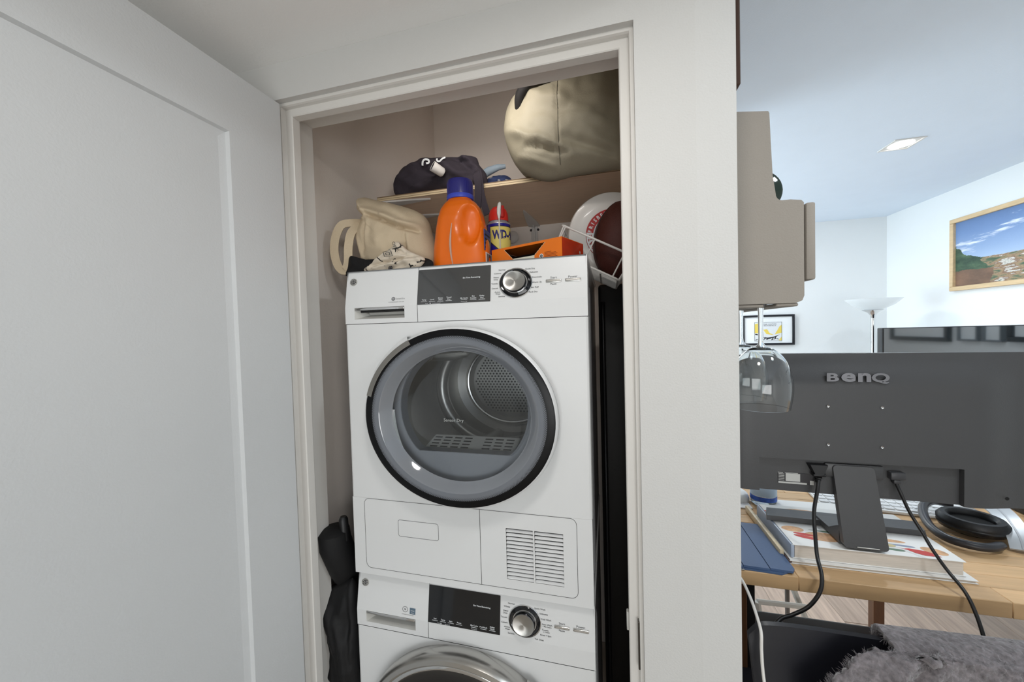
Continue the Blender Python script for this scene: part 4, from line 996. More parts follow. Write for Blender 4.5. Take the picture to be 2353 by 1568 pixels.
# ================================================================== FAR WALLS
def frame(lab, cat, plane, a0, a1, z0, z1, fw, fd, mats, nm, grp=None):
    """picture frame; plane ('y',value) faces -Y, ('x',value) faces -X"""
    ax, val = plane
    P = (lambda a, d, z: (a, val-d, z)) if ax == 'y' else (lambda a, d, z: (val-d, a, z))
    r = thing(nm, lab, cat, P((a0+a1)/2, 0, (z0+z1)/2), group=grp)
    def bar(u0, u1, w0, w1, n_):
        mb = MB(); p, q = P(u0,0.001,w0), P(u1,fd,w1)
        mb.rbox(min(p[0],q[0]),max(p[0],q[0]),min(p[1],q[1]),max(p[1],q[1]),w0,w1,.0025,1); mb.build(n_, mats[0], r)
    bar(a0,a1,z0,z0+fw,'frame_rail'); bar(a0,a1,z1-fw,z1,'frame_rail'); bar(a0,a0+fw,z0+fw,z1-fw,'frame_rail'); bar(a1-fw,a1,z0+fw,z1-fw,'frame_rail')
    p, q = P(a0+fw,.002,z0+fw), P(a1-fw,fd*.5,z1-fw)
    pic = MB().box(min(p[0],q[0]),max(p[0],q[0]),min(p[1],q[1]),max(p[1],q[1]),z0+fw,z1-fw).build('picture', mats[1], r)
    return r, pic
M_BF = mat('frame_black', (22,24,30), .4); M_MAT = mat('mat_board', (238,241,242), .8)
cf, pic = frame('small black-framed cartoon print with wide white mat on the far wall, behind the glasses', 'picture', ('y',2.95), 1.905, 2.32, 1.330, 1.603, .018, .022, (M_BF, M_MAT), 'framed_print')
mb = MB(); yy = 2.95-.0115
def q2(x0,x1,z0,z1,mi,d=0): mb.box(x0,x1,yy-.0006-d,yy-d,z0,z1,mi)
def pol(pts, mi, d): mb.prism(pts, 'xz', yy-d-.0004, yy-d, mi)
q2(2.005,2.222,1.366,1.538,1); q2(2.008,2.219,1.369,1.535,2,.0003)
pol([(2.008,1.44),(2.036,1.44),(2.040,1.53),(2.008,1.522)], 0, .0007); pol([(2.165,1.425),(2.219,1.44),(2.219,1.51),(2.205,1.50),(2.19,1.47)], 0, .0007); pol([(2.075,1.47),(2.10,1.43),(2.16,1.42),(2.125,1.44),(2.105,1.475)], 0, .0007); pol([(2.195,1.371),(2.219,1.371),(2.219,1.405)], 0, .0007)
for k in range(9): pol([(2.012+.021*k,1.373+.006*(k%3)),(2.030+.021*k,1.380+.009*(k%2)),(2.028+.021*k,1.386+.006*(k%4)),(2.012+.021*k,1.379+.006*(k%3))], 1, .0010)
pol([(2.06,1.405),(2.11,1.385),(2.17,1.398),(2.205,1.425),(2.165,1.408),(2.11,1.398)], 1, .0010); pol([(2.010,1.425),(2.03,1.42),(2.032,1.43),(2.012,1.436)], 1, .0010); pol([(2.048,1.49),(2.058,1.47),(2.066,1.488),(2.056,1.498)], 1, .0010)
pol([(2.045+.083+.083*math.cos(t), 1.513+.019*math.sin(t)) for t in [2*PI*i/24 for i in range(24)]], 2, .0008)
text(mb, 'THIS CONTAIN', .015, flat(2.128,1.519,-yy+.0016), 1); text(mb, 'BECAUSE NO IF', .014, flat(2.128,1.506,-yy+.0016), 1)
mb.build('cartoon_panel', [mat('print_yellow', (232,206,96), .7), M_INK, M_WINK], cf)
def painting_mat():
    m = mat('landscape_paint', (90,120,160), .6, bump=.6, bscale=50); nt = m.node_tree; b = nt.nodes['Principled BSDF']
    N = nt.nodes.new; L = nt.links.new
    tc = N('ShaderNodeTexCoord'); sp = N('ShaderNodeSeparateXYZ'); L(tc.outputs['Generated'], sp.inputs[0])
    def noise_(sc, st=(1,1,1)):
        mp = N('ShaderNodeMapping'); mp.inputs['Scale'].default_value = st; L(tc.outputs['Generated'], mp.inputs[0])
        n = N('ShaderNodeTexNoise'); n.inputs['Scale'].default_value = sc; n.inputs['Detail'].default_value = 6; n.inputs['Roughness'].default_value = .65; L(mp.outputs[0], n.inputs['Vector']); return n.outputs[0]
    def math_(op, a, b_=None, c=None):
        n = N('ShaderNodeMath'); n.operation = op
        for i, x in enumerate((a, b_, c)):
            if x is None: continue
            if isinstance(x, (int, float)): n.inputs[i].default_value = x
            else: L(x, n.inputs[i])
        return n.outputs[0]
    def ramp(f, stops):
        r = N('ShaderNodeValToRGB'); e = r.color_ramp.elements
        while len(e) < len(stops): e.new(.5)
        for k, (p, c) in enumerate(stops): e[k].position = p; e[k].color = lin(c)
        L(f, r.inputs[0]); return r.outputs[0]
    def mix(f, a, b_):
        n = N('ShaderNodeMix'); n.data_type = 'RGBA'; L(f, n.inputs[0]); L(a, n.inputs[6]); L(b_, n.inputs[7]); return n.outputs[2]
    u = math_('SUBTRACT', 1.0, sp.outputs['Y']); z = sp.outputs['Z']          # u runs left to right as seen from the room
    sky = ramp(z, [(.3,(178,198,224)),(.55,(146,170,206)),(.8,(116,144,188)),(1,(98,126,170))])
    cl_ = ramp(math_('ADD', noise_(3.2,(1,1.2,4)), math_('MULTIPLY', math_('ABSOLUTE', math_('SUBTRACT', z, math_('MULTIPLY_ADD', u, .55, .56))), -1.1)), [(.47,(0,0,0)),(.60,(255,255,255))])
    sky = mix(cl_, sky, ramp(z, [(0,(232,236,244)),(1,(226,232,242))]))
    land = ramp(noise_(7,(1,1,2.4)), [(.30,(48,70,58)),(.42,(86,104,82)),(.50,(168,142,112)),(.56,(120,92,74)),(.62,(226,222,214)),(.68,(70,92,78))])
    brown = ramp(noise_(5), [(.3,(96,78,66)),(.7,(136,104,84))])
    tree = ramp(noise_(9), [(.3,(38,58,50)),(.6,(74,98,76)),(.75,(120,136,96))])
    n1 = noise_(4)
    hor = math_('GREATER_THAN', math_('MULTIPLY_ADD', n1, .05, .36), z)
    col = mix(hor, sky, land)
    br = math_('MULTIPLY', math_('LESS_THAN', z, math_('MULTIPLY_ADD', n1, .16, .15)), math_('LESS_THAN', math_('MULTIPLY_ADD', n1, .16, u), .33))
    tr_ = math_('LESS_THAN', math_('ADD', math_('MULTIPLY', math_('SUBTRACT', u, .02), 1.5), z), math_('MULTIPLY_ADD', n1, .36, .40))
    tr_ = math_('MULTIPLY', tr_, math_('LESS_THAN', math_('MULTIPLY_ADD', n1, .2, u), .32))
    col = mix(tr_, col, tree); col = mix(br, col, brown)
    L(col, b.inputs['Base Color']); return m
frame('landscape painting of blue sky over hills in a pale wooden frame, upper right wall', 'painting', ('x',3.0), 1.30, 2.318, 1.710, 2.190, .028, .032, (mat('frame_wood', (214,186,146), .5, var=.12, vscale=10, stretch=(6,1,6)), painting_mat()), 'landscape_painting')
# pictures on the near part of the right wall: seen mirrored in the television
M_GF = mat('frame_grey', (120,124,128), .5)
for a0, a1, z0, mm, lb in ((.05,.57,1.365,M_BF,'wide black-framed picture on the right wall, seen mirrored in the television'),(.66,.78,1.375,M_GF,'narrow grey-framed picture mirrored beside the wide black one'),(.83,.93,1.375,M_GF,'second narrow grey-framed picture mirrored further right'),(.98,1.25,1.38,M_BF,'black-framed picture at the right edge of the mirror image')):
    frame(lb, 'picture', ('x',3.0), a0-.02, a1, z0, z0+.40, .03 if mm == M_BF else .012, .03, (mm, M_MAT), 'wall_picture')

# television
tv = thing('television', 'large flat black television reflecting pale walls, behind the desk monitor', 'television', (2.53,1.47,.93))
M_TVS = mat('tv_screen', (34,42,46), .05, ior=2.9)
MB().rbox(2.083, 2.972, 1.452, 1.490, .942, 1.4850, .004, 2).build('housing', M_BLACKP, tv)
MB().box(2.091, 2.966, 1.4512, 1.4525, .952, 1.4815).build('screen', M_TVS, tv)
for x in (2.25,2.80): MB().prism([(1.42,.885),(1.52,.885),(1.52,.892),(1.478,.96),(1.466,.96),(1.42,.892)], 'yz', x-.012, x+.012).build('foot', M_BLACKP, tv)
cs = thing('media_console', 'dark wall-hung media console under the television', 'console', (2.56,1.5,0))
M_CON = mat('console_dark', (44,48,54), .5, var=.08)
MB().rbox(2.13, 2.999, 1.30, 1.72, .55, .884, .006, 2).build('carcass', M_CON, cs)
for x in (2.15,2.57): MB().rbox(x, x+.385, 1.288, 1.2995, .565, .87, .003, 1).build('door', M_CON, cs)
MB().box(2.20, 2.998, 1.34, 1.70, .56, .60).build('wall_rail', M_CON, cs)

# torchiere lamp
lp = thing('floor_lamp', 'slim chrome floor lamp with a wide translucent bowl shade in the far corner', 'lamp', (2.60,2.42,0))
T = Matrix.Translation((2.60,2.42,0))
MB().lathe([(0,0),(.14,0),(.14,.012),(.03,.025),(.012,.03)], 40, T).build('base', M_CHROME, lp)
MB().lathe([(.012,.03),(.012,1.565)], 20, T).build('pole', M_CHROME, lp)
MB().lathe([(.012,1.545),(.016,1.565),(.028,1.585),(.058,1.602),(.056,1.606),(0,1.606)], 32, T, sx=1.1).build('socket_cup', M_CHROME, lp)
def translucent(name, rgb):
    m = bpy.data.materials.new(name); m.use_nodes = True; nt = m.node_tree; nt.nodes.clear(); N = nt.nodes.new
    o = N('ShaderNodeOutputMaterial'); d = N('ShaderNodeBsdfDiffuse'); t = N('ShaderNodeBsdfTranslucent'); p = N('ShaderNodeBsdfTransparent'); mx = N('ShaderNodeMixShader'); m2 = N('ShaderNodeMixShader')
    d.inputs[0].default_value = lin(rgb); t.inputs[0].default_value = lin(rgb); mx.inputs[0].default_value = .5; m2.inputs[0].default_value = .35
    nt.links.new(d.outputs[0], mx.inputs[1]); nt.links.new(t.outputs[0], mx.inputs[2]); nt.links.new(mx.outputs[0], m2.inputs[1]); nt.links.new(p.outputs[0], m2.inputs[2]); nt.links.new(m2.outputs[0], o.inputs[0]); return m
MB().lathe([(.035,1.604),(.06,1.612),(.11,1.640),(.150,1.682),(.151,1.684),(.146,1.684),(.106,1.645),(.058,1.616),(.035,1.608)], 48, T, sx=1.06).build('shade', translucent('shade_glass', (248,250,250)), lp)

# ceiling downlights
def downlight(x, y, s, lab, z=2.4, k='downlight', warm=False, rnd=False):
    r = thing(k, lab, 'light', (x,y,z))
    if rnd:
        MB().lathe([(s,0),(s*1.12,-.004),(s*1.15,0)][::-1], 40, Matrix.Translation((x,y,z-.0002))).build('trim_ring', M_TRIM, r)
        MB().lathe([(0,-.002),(s,-.002)][::-1], 40, Matrix.Translation((x,y,z))).build('diffuser', mat('lamp_warm', (255,246,232), .5, emis=3.0), r)
        return
    h = s/2
    mb = MB()
    for a in ((x-h-.008,x+h+.008,y-h-.008,y-h),(x-h-.008,x+h+.008,y+h,y+h+.008),(x-h-.008,x-h,y-h,y+h),(x+h,x+h+.008,y-h,y+h)): mb.box(*a, z-.004, z-.0002)
    mb.build('trim_ring', M_TRIM, r)
    MB().lathe([(0,-.006),(h*.55,-.005),(h*.86,-.001)][::-1], 32, Matrix.Translation((x,y,z-.001))).build('diffuser', mat('lamp_cool', (250,252,255), .5, emis=14), r)
    MB().box(x-h, x+h, y-h, y+h, z-.0012, z-.0004).build('lamp_plate', M_TRIM, r)
downlight(2.14, 1.417, .11, 'small square recessed ceiling light glowing white, right of the grey rack')
downlight(.66, -.70, .11, 'round ceiling lamp of the hall above the closet door', 2.218, 'ceiling_lamp', rnd=True)

# ================================================================== DESK
ds = thing('desk', 'tall butcher-block wooden desk on brown legs, carrying the black monitor', 'desk', (1.7,.5,0))
M_STV = mat('butcher_block', (203,166,122), .45, var=.14, vscale=4, stretch=(1.2,16,10), objvar=.11, bump=.06, bscale=40)
D0, D1, DX0, DX1 = .152, .98, .958, 2.62; nrow = 16; sw = (D1-D0)/nrow
for i in range(nrow):
    x = DX0; first = True
    while x < DX1-.02:
        ln = random.uniform(.26,.62)
        if first: ln *= random.uniform(.5,1); first = False
        x2 = min(DX1, x+ln)
        if DX1-x2 < .12: x2 = DX1
        MB().rbox(x+.0002, x2-.0002, D0+i*sw+.0002, D0+(i+1)*sw-.0002, .864, .8999, .0014, 1).build('stave', M_STV, ds)
        x = x2
M_LEG = mat('leg_brown', (96,62,38), .5, var=.18, vscale=8, stretch=(8,8,1))
for x, y, w_ in ((1.018,.19,.022),(1.738,.90,.018),(2.50,.19,.022),(2.245,.90,.024)): MB().rbox(x-w_,x+w_,y-w_,y+w_,0,.8638,.002,1).build('leg', M_LEG, ds)
MB().box(1.0,2.5,.905,.925,.80,.8635).build('apron', M_LEG, ds)
MB().box(1.041,1.058,.17,.9,.10,.8635).build('side_board', mat('leg_black', (22,20,20), .6), ds)

# monitor: bulged back cover built as a height field with a connector bay
mon = thing('monitor', 'black desktop monitor seen from behind on its stand, cables plugged in', 'monitor', (1.31,.26,.945), Matrix.Rotation(math.radians(-2.0),3,'Z'))
M_MON = mat('monitor_black', (66,66,67), .36, bump=.12, bscale=500, var=.03)
mw, mz0, mz1 = .336, .128, .497     # half width, bottom, top (local z)
def mon_back():
    bay = (-.212,.212,mz0,.218)
    xs = sorted(set([round(-mw+2*mw*i/56,5) for i in range(57)]+[bay[0]-.0008,bay[0]+.0008,bay[1]-.0008,bay[1]+.0008]))
    zs = sorted(set([round(mz0+(mz1-mz0)*i/40,5) for i in range(41)]+[bay[3]-.0008,bay[3]+.0008]))
    def y(x, z):
        e = min(mw-abs(x), mz1-z, (z-mz0)+.02)
        ex = min(1, (mw-abs(x))/.10); ez = min(1, (mz1-z)/.085)
        s = lambda t: t*t*(3-2*t)
        b = -.020*s(ex)*s(ez)-.004
        if bay[0] < x < bay[1] and z < bay[3]: b = -.012
        return b
    vs = [(x,y(x,z),z) for z in zs for x in xs]; n = len(xs)
    fs = [(j*n+i,j*n+i+1,(j+1)*n+i+1,(j+1)*n+i) for j in range(len(zs)-1) for i in range(n-1)]
    return MB().add(vs, fs, 0, True)
mon_back().build('back_cover', M_MON, mon, world=False, angle=35)
MB().rbox(-mw,mw,-.003,.016,mz0,mz1,.003,2).build('bezel', M_BLACKP, mon, world=False)
W_ = lambda x,y,z: (x,y,z)
MB().box(-.211,.211,-.0115,-.0105,mz0+.001,.2175).build('connector_bay', M_MON, mon, world=False)
mb = MB()
for ch, xc, zc, w_, h_ in (('B',-.0485,.4375,.026,.0215),('e',-.0155,.4375,.030,.0225),('n',.0175,.4375,.027,.0220),('Q',.0500,.4355,.036,.0265)):
    t_ = MB(); text_solid(t_, ch, 1.0, Matrix.Identity(4), .0035, 0, 1.0, bold=.035)
    x0 = min(v.x for v in t_.v); x1 = max(v.x for v in t_.v); y0 = min(v.y for v in t_.v); y1 = max(v.y for v in t_.v)
    mb.add([(xc+((v.x-x0)/(x1-x0)-.5)*w_, -.0243-v.z, zc+((v.y-y0)/(y1-y0)-.5)*h_) for v in t_.v], t_.f)
mb.build('lettering', mat('smoked_chrome', (132,132,136), .12, metal=1), mon, world=False)
for x in (-.056,.056):
    for z in (.263,.363):
        MB().lathe([(0,.0005),(.002,.0012),(.0032,.0022),(.0032,0)][::-1], 14, basis(V(x-.002,-.0245,z), V(1,0,0), V(0,0,1), V(0,-1,0))).build('mount_screw', M_CHROME, mon, world=False)
MB().lathe([(0,.0002),(.004,.0002)], 12, basis(V(.292,-.020,.155), V(1,0,0), V(0,0,1), V(0,-1,0))).build('lock_slot', mat('slot_black', (8,8,8), .8), mon, world=False)
# rating sticker
st = MB().box(-.166,-.084,-.0130,-.0121,.148,.178,0).box(-.148,-.115,-.0133,-.0129,.155,.176,1).box(-.165,-.100,-.0134,-.0129,.1485,.153,1).box(-.093,-.0845,-.0134,-.0129,.149,.160,1).build('rating_sticker', [mat('sticker_dark', (50,48,50), .5), M_LTGREY], mon, world=False)
mb = MB()
for i in range(5): mb.box(-.1645,-.151,-.0134,-.0129,.1560+i*.0042,.1574+i*.0042)
mb.box(-.166,-.154,-.0134,-.0129,.1765,.1782); mb.box(-.150,-.12,-.0134,-.0129,.1768,.178)
mb.build('sticker_print', M_LTGREY, st, world=False)
MB().rbox(-.062,.062,-.018,-.0119,.176,.212,.003,2).build('arm_mount', M_MON, mon, world=False)
# stand: leaning plate and foot bar on the book
M_STD = mat('stand_grey', (70,70,71), .4, bump=.1, bscale=400)
plate = [(-.048,.206),(.034,.206)]
mb = MB()
pf = rrect(-.047,.040,0,.218,.010,4)
def platepos(x, t): return V(x+.018*(1-t/.218)+(x+.004)*.06*(1-t/.218), -.022-.020*(1-t/.218), .006+t*.93)
outer = [platepos(x,t) for x,t in pf]; n = len(outer)
vs = [tuple(p) for p in outer]+[tuple(p+V(0,.016,0)) for p in outer]
mb.add(vs, [tuple(range(n)),tuple(n+i for i in range(n))[::-1]]+[(i,i+n,(i+1)%n+n,(i+1)%n) for i in range(n)])
mb.build('stand_plate', M_STD, mon, world=False)
MB().rbox(-.006,.040,-.0445,-.0425,.010,.0125,.0008,1).build('plate_mark', M_LTGREY, mon, world=False)
MB().prism([(-.020,.006),(.10,.006),(.115,.002),(.10,.0195),(.03,.022),(-.015,.05),(-.020,.05)], 'yz', -.033, .056).build('stand_neck', M_STD, mon, world=False)
MB().add([(-.165,.075,.002),(.205,.075,.002),(.222,.128,.002),(-.150,.128,.002),(-.163,.078,.015),(.203,.078,.015),(.215,.128,.0165),(-.148,.128,.0165)],
         [(0,3,2,1),(4,5,6,7),(0,1,5,4),(1,2,6,5),(2,3,7,6),(3,0,4,7)]).build('foot_bar', M_STD, mon, world=False)
# plugs
pl_ = MB(); pl_.add([(-.102,.006,.206),(-.062,.006,.206),(-.071,.006,.186),(-.093,.006,.186),(-.100,-.012,.206),(-.064,-.012,.206),(-.072,-.014,.184),(-.092,-.014,.184)], [(0,3,2,1),(4,5,6,7)[::-1],(0,1,5,4)[::-1],(1,2,6,5)[::-1],(2,3,7,6)[::-1],(3,0,4,7)[::-1]])
pl_.rbox(-.094,-.070,-.014,.004,.178,.185,.002,1)
# ------------- cables
def cable(nm, lab, cat, pts, r, m_, extra=None):
    ro = thing(nm, lab, cat, pts[-1])
    MB().tube(catmull(pts, 8), r, 10).build('cord', m_, ro)
    return ro
M_CORD = mat('cord_black', (24,23,24), .35)
pc = cable('power_cable', 'thick black power cable from the monitor over the desk edge, left of the stand', 'cable',
      [(1.232,.241,1.116),(1.222,.226,1.09),(1.208,.212,1.04),(1.203,.196,.985),(1.196,.172,.945),(1.190,.140,.918),(1.178,.122,.89),(1.152,.115,.855),(1.118,.112,.832),(1.09,.105,.822),(1.06,.085,.80),(1.03,.07,.75)], .0042, M_CORD)
mb = MB().add([(1.208,.250,1.153),(1.253,.250,1.153),(1.243,.250,1.131),(1.219,.250,1.131),(1.211,.234,1.153),(1.250,.234,1.153),(1.240,.232,1.129),(1.221,.232,1.129)], [(0,3,2,1),(4,5,6,7),(0,1,5,4),(1,2,6,5),(2,3,7,6),(3,0,4,7)])
mb.build('plug', M_BLACKP, pc)
MB().rbox(1.217,1.246,.232,.250,1.1225,1.1305,.003,2).build('plug_collar', M_BLACKP, pc)
for i in range(3): MB().lathe([(0,0),(.0075-.001*i,.0005),(.0075-.001*i,.004),(0,.0045)], 14, Matrix.Translation((1.2315-.001*i,.241,1.1165-.0055*i))).build('strain_relief', M_BLACKP, pc)
vc = cable('video_cable', 'thin black video cable arcing from the monitor past the headphones to behind the blanket', 'cable',
      [(1.395,.240,1.120),(1.398,.230,1.10),(1.413,.225,1.055),(1.432,.215,1.010),(1.447,.205,.972),(1.459,.185,.940),(1.466,.150,.914),(1.466,.125,.885),(1.462,.10,.845),(1.452,.075,.800),(1.432,.06,.765),(1.40,.05,.72)], .0036, M_CORD)
MB().rbox(1.381,1.412,.231,.247,1.1265,1.146,.003,2).build('plug', mat('plug_grey', (58,58,60), .4), vc)
MB().rbox(1.388,1.403,.233,.246,1.116,1.127,.003,2).build('strain_relief', mat('plug_grey', (58,58,60), .4), vc)
cable('charging_cable', 'thin white charging cable hanging from the tablet past the black chair', 'cable',
      [(.985,.140,.9035),(1.004,.128,.9035),(1.013,.112,.897),(1.016,.070,.885),(1.013,.025,.877),(1.008,-.012,.870),(1.005,-.022,.840),(1.004,-.032,.80),(1.006,-.045,.765),(1.016,-.058,.735),(1.036,-.07,.708),(1.066,-.08,.685)], .0032, mat('cord_white', (226,222,216), .4))

# books under the monitor
M_PAGE = mat('page_edges', (206,196,184), .8, var=.10, vscale=60, stretch=(.5,.5,9))
M_COV = mat('cover_white', (232,230,226), .35, coat=.2)
def cover_decals(x0, x1, y0, y1, z):
    mb = MB(); k = 0
    cols = [mat('food_tan', (206,160,118), .5, var=.25, vscale=70), mat('food_red', (188,48,40), .45, var=.1), mat('food_green', (96,122,100), .5), mat('food_blue', (136,146,166), .5), mat('food_yellow', (206,190,140), .5), M_GINK]
    def ellp(cx, cy, a, b, rot, mi, n=20, tail=False):
        a *= 1.22; b *= 1.3
        pts = []
        for i in range(n):
            t = 2*PI*i/n; u, v = a*math.cos(t), b*math.sin(t)*(1 if not tail else (.6+.4*math.cos(t)))
            pts.append((cx+u*math.cos(rot)-v*math.sin(rot), cy+u*math.sin(rot)+v*math.cos(rot), z+.0002+.00003*mi))
        mb.add(pts, [tuple(range(n))], mi)
    ellp(x0+.095,y0+.055,.036,.018,0,0); ellp(x0+.035,y0+.085,.022,.012,0,0); ellp(x0+.050,y0+.045,.022,.006,-.3,1); ellp(x0+.052,y0+.060,.020,.005,-.2,1)
    ellp(x0+.110,y0+.085,.030,.005,-.1,2,20,True); ellp(x0+.250,y0+.050,.032,.005,-.1,3,20,True); ellp(x0+.225,y0+.026,.024,.006,-.1,2,20,True); ellp(x0+.228,y0+.045,.016,.006,0,4)
    mb.add([(x0+a,y0+b,z+.0004) for a,b in ((.245,.040),(.258,.034),(.262,.036),(.270,.038),(.300,.032),(.312,.022),(.318,.010),(.285,.010),(.272,.018),(.262,.030))], [tuple(range(10))], 1)
    ellp(x0+.320,y0+.036,.020,.012,-.4,0); ellp(x0+.245,y0+.070,.03,.006,-.1,0); ellp(x0+.232,y0+.082,.010,.005,.4,1)
    ellp(x0+.10,y0+.190,.05,.018,0,0); ellp(x0+.035,y0+.180,.028,.006,-.15,1); ellp(x0+.06,y0+.20,.03,.004,-.1,3)
    for i in range(6): mb.box(x0+.16+i*.009,x0+.163+i*.009,y0+.165,y0+.200,z+.0001,z+.0003,5)
    for i in range(4): mb.box(x0+.26,x0+.30,y0+.165+i*.009,y0+.168+i*.009,z+.0001,z+.0003,5)
    return mb, cols
def book(nm, lab, x0, x1, y0, y1, z0, z1, spine, decals=None, ct=.0018, bar=None):
    r = thing(nm, lab, 'book', ((x0+x1)/2,(y0+y1)/2,z0), group='books under the monitor')
    MB().box(x0+.006,x1-.004,y0+.003,y1-.003,z0+ct,z1-ct).build('page_block', M_PAGE, r)
    MB().rbox(x0,x1,y0,y1,z0,z0+ct,.0006,1).build('back_cover', M_COV, r)
    c = MB().rbox(x0,x1,y0,y1,z1-ct,z1,.0006,1).build('front_cover', M_COV, r)
    MB().rbox(x0-.004,x0+.005,y0,y1,z0,z1,.003,2).build('spine', spine, r)
    if decals:
        mb, cols = cover_decals(x0, x1, y0, y1, z1); mb.build('cover_print', cols, c, kind='stuff')
    return r
book('magazine', 'thin white magazine with dark cover edge at the bottom of the book stack', 1.152,1.534,.207,.452,.9002,.9085,mat('mag_dark', (70,50,44), .5, var=.4, vscale=90))
b2 = book('cookbook', 'thick white cookbook with painted food on its cover, under the monitor foot', 1.163,1.520,.219,.450,.909,.9452,mat('spine_blue', (158,170,188), .4), True)
bs = MB().rbox(1.1385,1.1500,.232,.49,.9003,.9215,.004,2)
tag(bs.build('paperback', [mat('spine_cream', (206,190,160), .5, var=.2, vscale=50)]), 'narrow cream-edged book pushed against the left side of the stack', 'book')
# tablet in a blue folio
tb = thing('tablet', 'tablet in a dark blue folding cover lying at the front left of the desk', 'tablet', (1.06,.25,.9))
M_FOL = mat('folio_blue', (66,88,122), .5, bump=.2, bscale=300, var=.04)
o = [(.968,.160),(1.112,.151),(1.131,.163),(1.146,.372),(1.136,.384),(.975,.392)]
MB().prism(o, 'xy', .9003, .9045).build('back_shell', M_FOL, tb)
def inset(poly, x0, x1): return [(min(max(x,x0),x1),y) for x,y in poly]
for a, b in ((.968,1.028),(1.030,1.088),(1.090,1.146)): MB().prism([(a,.163 if a < .99 else .160-.0),(b-.008 if b > 1.14 else b,.157),(b,.169),(b+.000,.376),(b-.010,.386),(a,.389)], 'xy', .9046, .9098).build('cover_panel', M_FOL, tb)
MB().rbox(.98,1.03,.1505,.1550,.9008,.9042,.001,1).build('side_buttons', M_SILVER, tb)
# keyboard
kb = thing('keyboard', 'white compact keyboard lying behind the monitor', 'keyboard', (1.60,.63,.9), Matrix.Rotation(math.radians(-6),3,'Z'))
M_KB = mat('keyboard_white', (236,236,234), .4)
MB().rbox(-.20,.24,-.075,.075,.0005,.010,.003,2).build('base', M_KB, kb, world=False)
km = MB().rbox(-.0125,.0125,-.010,.010,0,.0035,.0012,1).build('key', mat('key_white', (230,230,230), .45), kb, world=False)
first = True
for j in range(5):
    for i in range(15):
        o = km if first else km.copy()
        if not first: COL.objects.link(o)
        first = False; o.location = (-.183+i*.0288, -.055+j*.027, .0102)
# white paper, mouse, bottle, small items at the left of the monitor
tag(MB().rbox(1.235,1.50,.470,.575,.9003,.9120,.002,1).build('paper_stack', mat('paper_white', (240,239,236), .7, var=.01)), 'stack of white paper behind the monitor foot', 'paper')
ms = thing('computer_mouse', 'white rounded computer mouse at the far left of the desk', 'mouse', (1.10,.575,.9))
MB().lathe([(0,.032),(.018,.030),(.029,.022),(.034,.010),(.033,.001),(0,.0005)], 32, Matrix.Translation((1.148,.590,.9005)) @ Matrix.Diagonal((1.0,1.5,1,1))).build('shell', M_KB, ms)
MB().rbox(1.1445,1.1515,.602,.622,.9265,.9318,.002,1).build('scroll_wheel', M_GREYP, ms)
tag(MB().rbox(1.085,1.168,.505,.545,.9003,.9045,.001,1).build('paper_card', mat('paper_white2', (238,237,236), .7)), 'small white card on the desk in front of the mouse', 'card')
wbt = thing('water_bottle', 'clear plastic water bottle with pale blue label standing behind the monitor', 'bottle', (1.215,.55,.9))
T = Matrix.Translation((1.218,.560,.9003))
MB().lathe([(0,.001),(.030,0),(.035,.006),(.034,.02),(.0355,.03),(.0355,.10),(.034,.13),(.020,.175),(.012,.19),(.012,.205),(0,.205)], 40, T, sx=1.1).build('body', mat('clear_plastic', (212,224,232), .12, trans=.75, ior=1.2), wbt)
lb = MB().lathe([(.0362,.035),(.0362,.112)], 40, T, sx=1.1).build('label', mat('label_pale', (190,210,230), .4), wbt)
MB().lathe([(.0365,.018),(.0365,.034)], 40, T, sx=1.1).build('label_band', mat('label_cobalt', (56,96,190), .4, var=.5, vscale=60), lb)
mb = MB()
for s, z, a0 in (('WATER', .085, -.15), ('0.5L', .072, .0)):
    tx = MB(); text(tx, s, .014, Matrix.Identity(4), ext=0)
    mb.add([T @ V(.0368*1.1*math.sin(v.x/.0365+a0), -.0368*math.cos(v.x/.0365+a0), z+v.y) for v in tx.v], tx.f)
mb.build('label_lettering', mat('label_ink', (60,84,120), .5), lb)
mb = MB()
vs = [T @ V(.0370*1.1*math.sin(.55+.28*math.cos(t)), -.0370*math.cos(.55+.28*math.cos(t)), .100+.010*math.sin(t)) for t in [2*PI*i/20 for i in range(20)]]
mb.add(vs, [tuple(range(20))]); mb.build('label_leaf', mat('leaf_teal', (36,138,130), .5), lb)

# headphones
hp = thing('headphones', 'black over-ear headphones with silver headband lying at the right of the desk', 'headphones', (1.73,.47,.905), Matrix.Rotation(math.radians(-22),3,'Z'))
M_HB = mat('headphone_black', (18,18,20), .35, bump=.2, bscale=80)
def cup(cx, cy, zc, rot):
    T = Matrix.Translation((cx,cy,zc)) @ rot @ Matrix.Diagonal((1.0,.80,1,1))
    sh = MB().lathe([(0,-.022),(.045,-.020),(.066,-.010),(.070,.0),(.066,.008),(.05,.010),(0,.010)], 40, T).build('ear_cup', M_HB, hp, world=False)
    MB().lathe([(.070,.006),(.0705,.016),(.063,.026),(.052,.026),(.045,.018),(.045,.008)], 40, T).build('ear_cushion', mat('cushion_black', (12,12,14), .45, bump=.3, bscale=60), sh, world=False)
    MB().lathe([(0,.010),(.045,.0101)], 32, T).build('ear_mesh', mat('mesh_black', (6,6,6), .9), sh, world=False)
cup(-.015,-.015,.024, Matrix.Rotation(.06,4,'X'))
cup(.165,-.005,.032, Matrix.Rotation(-.6,4,'Y'))
MB().tube(catmull([(1.742,.566,.940),(1.705,.578,.944),(1.660,.550,.942),(1.626,.503,.933),(1.601,.440,.923),(1.603,.390,.918),(1.631,.364,.917),(1.670,.358,.917),(1.712,.378,.917)],6), [.008]+[.011]*46+[.009]*2, 12).build('yoke', mat('headphone_grey', (44,44,48), .35), hp)
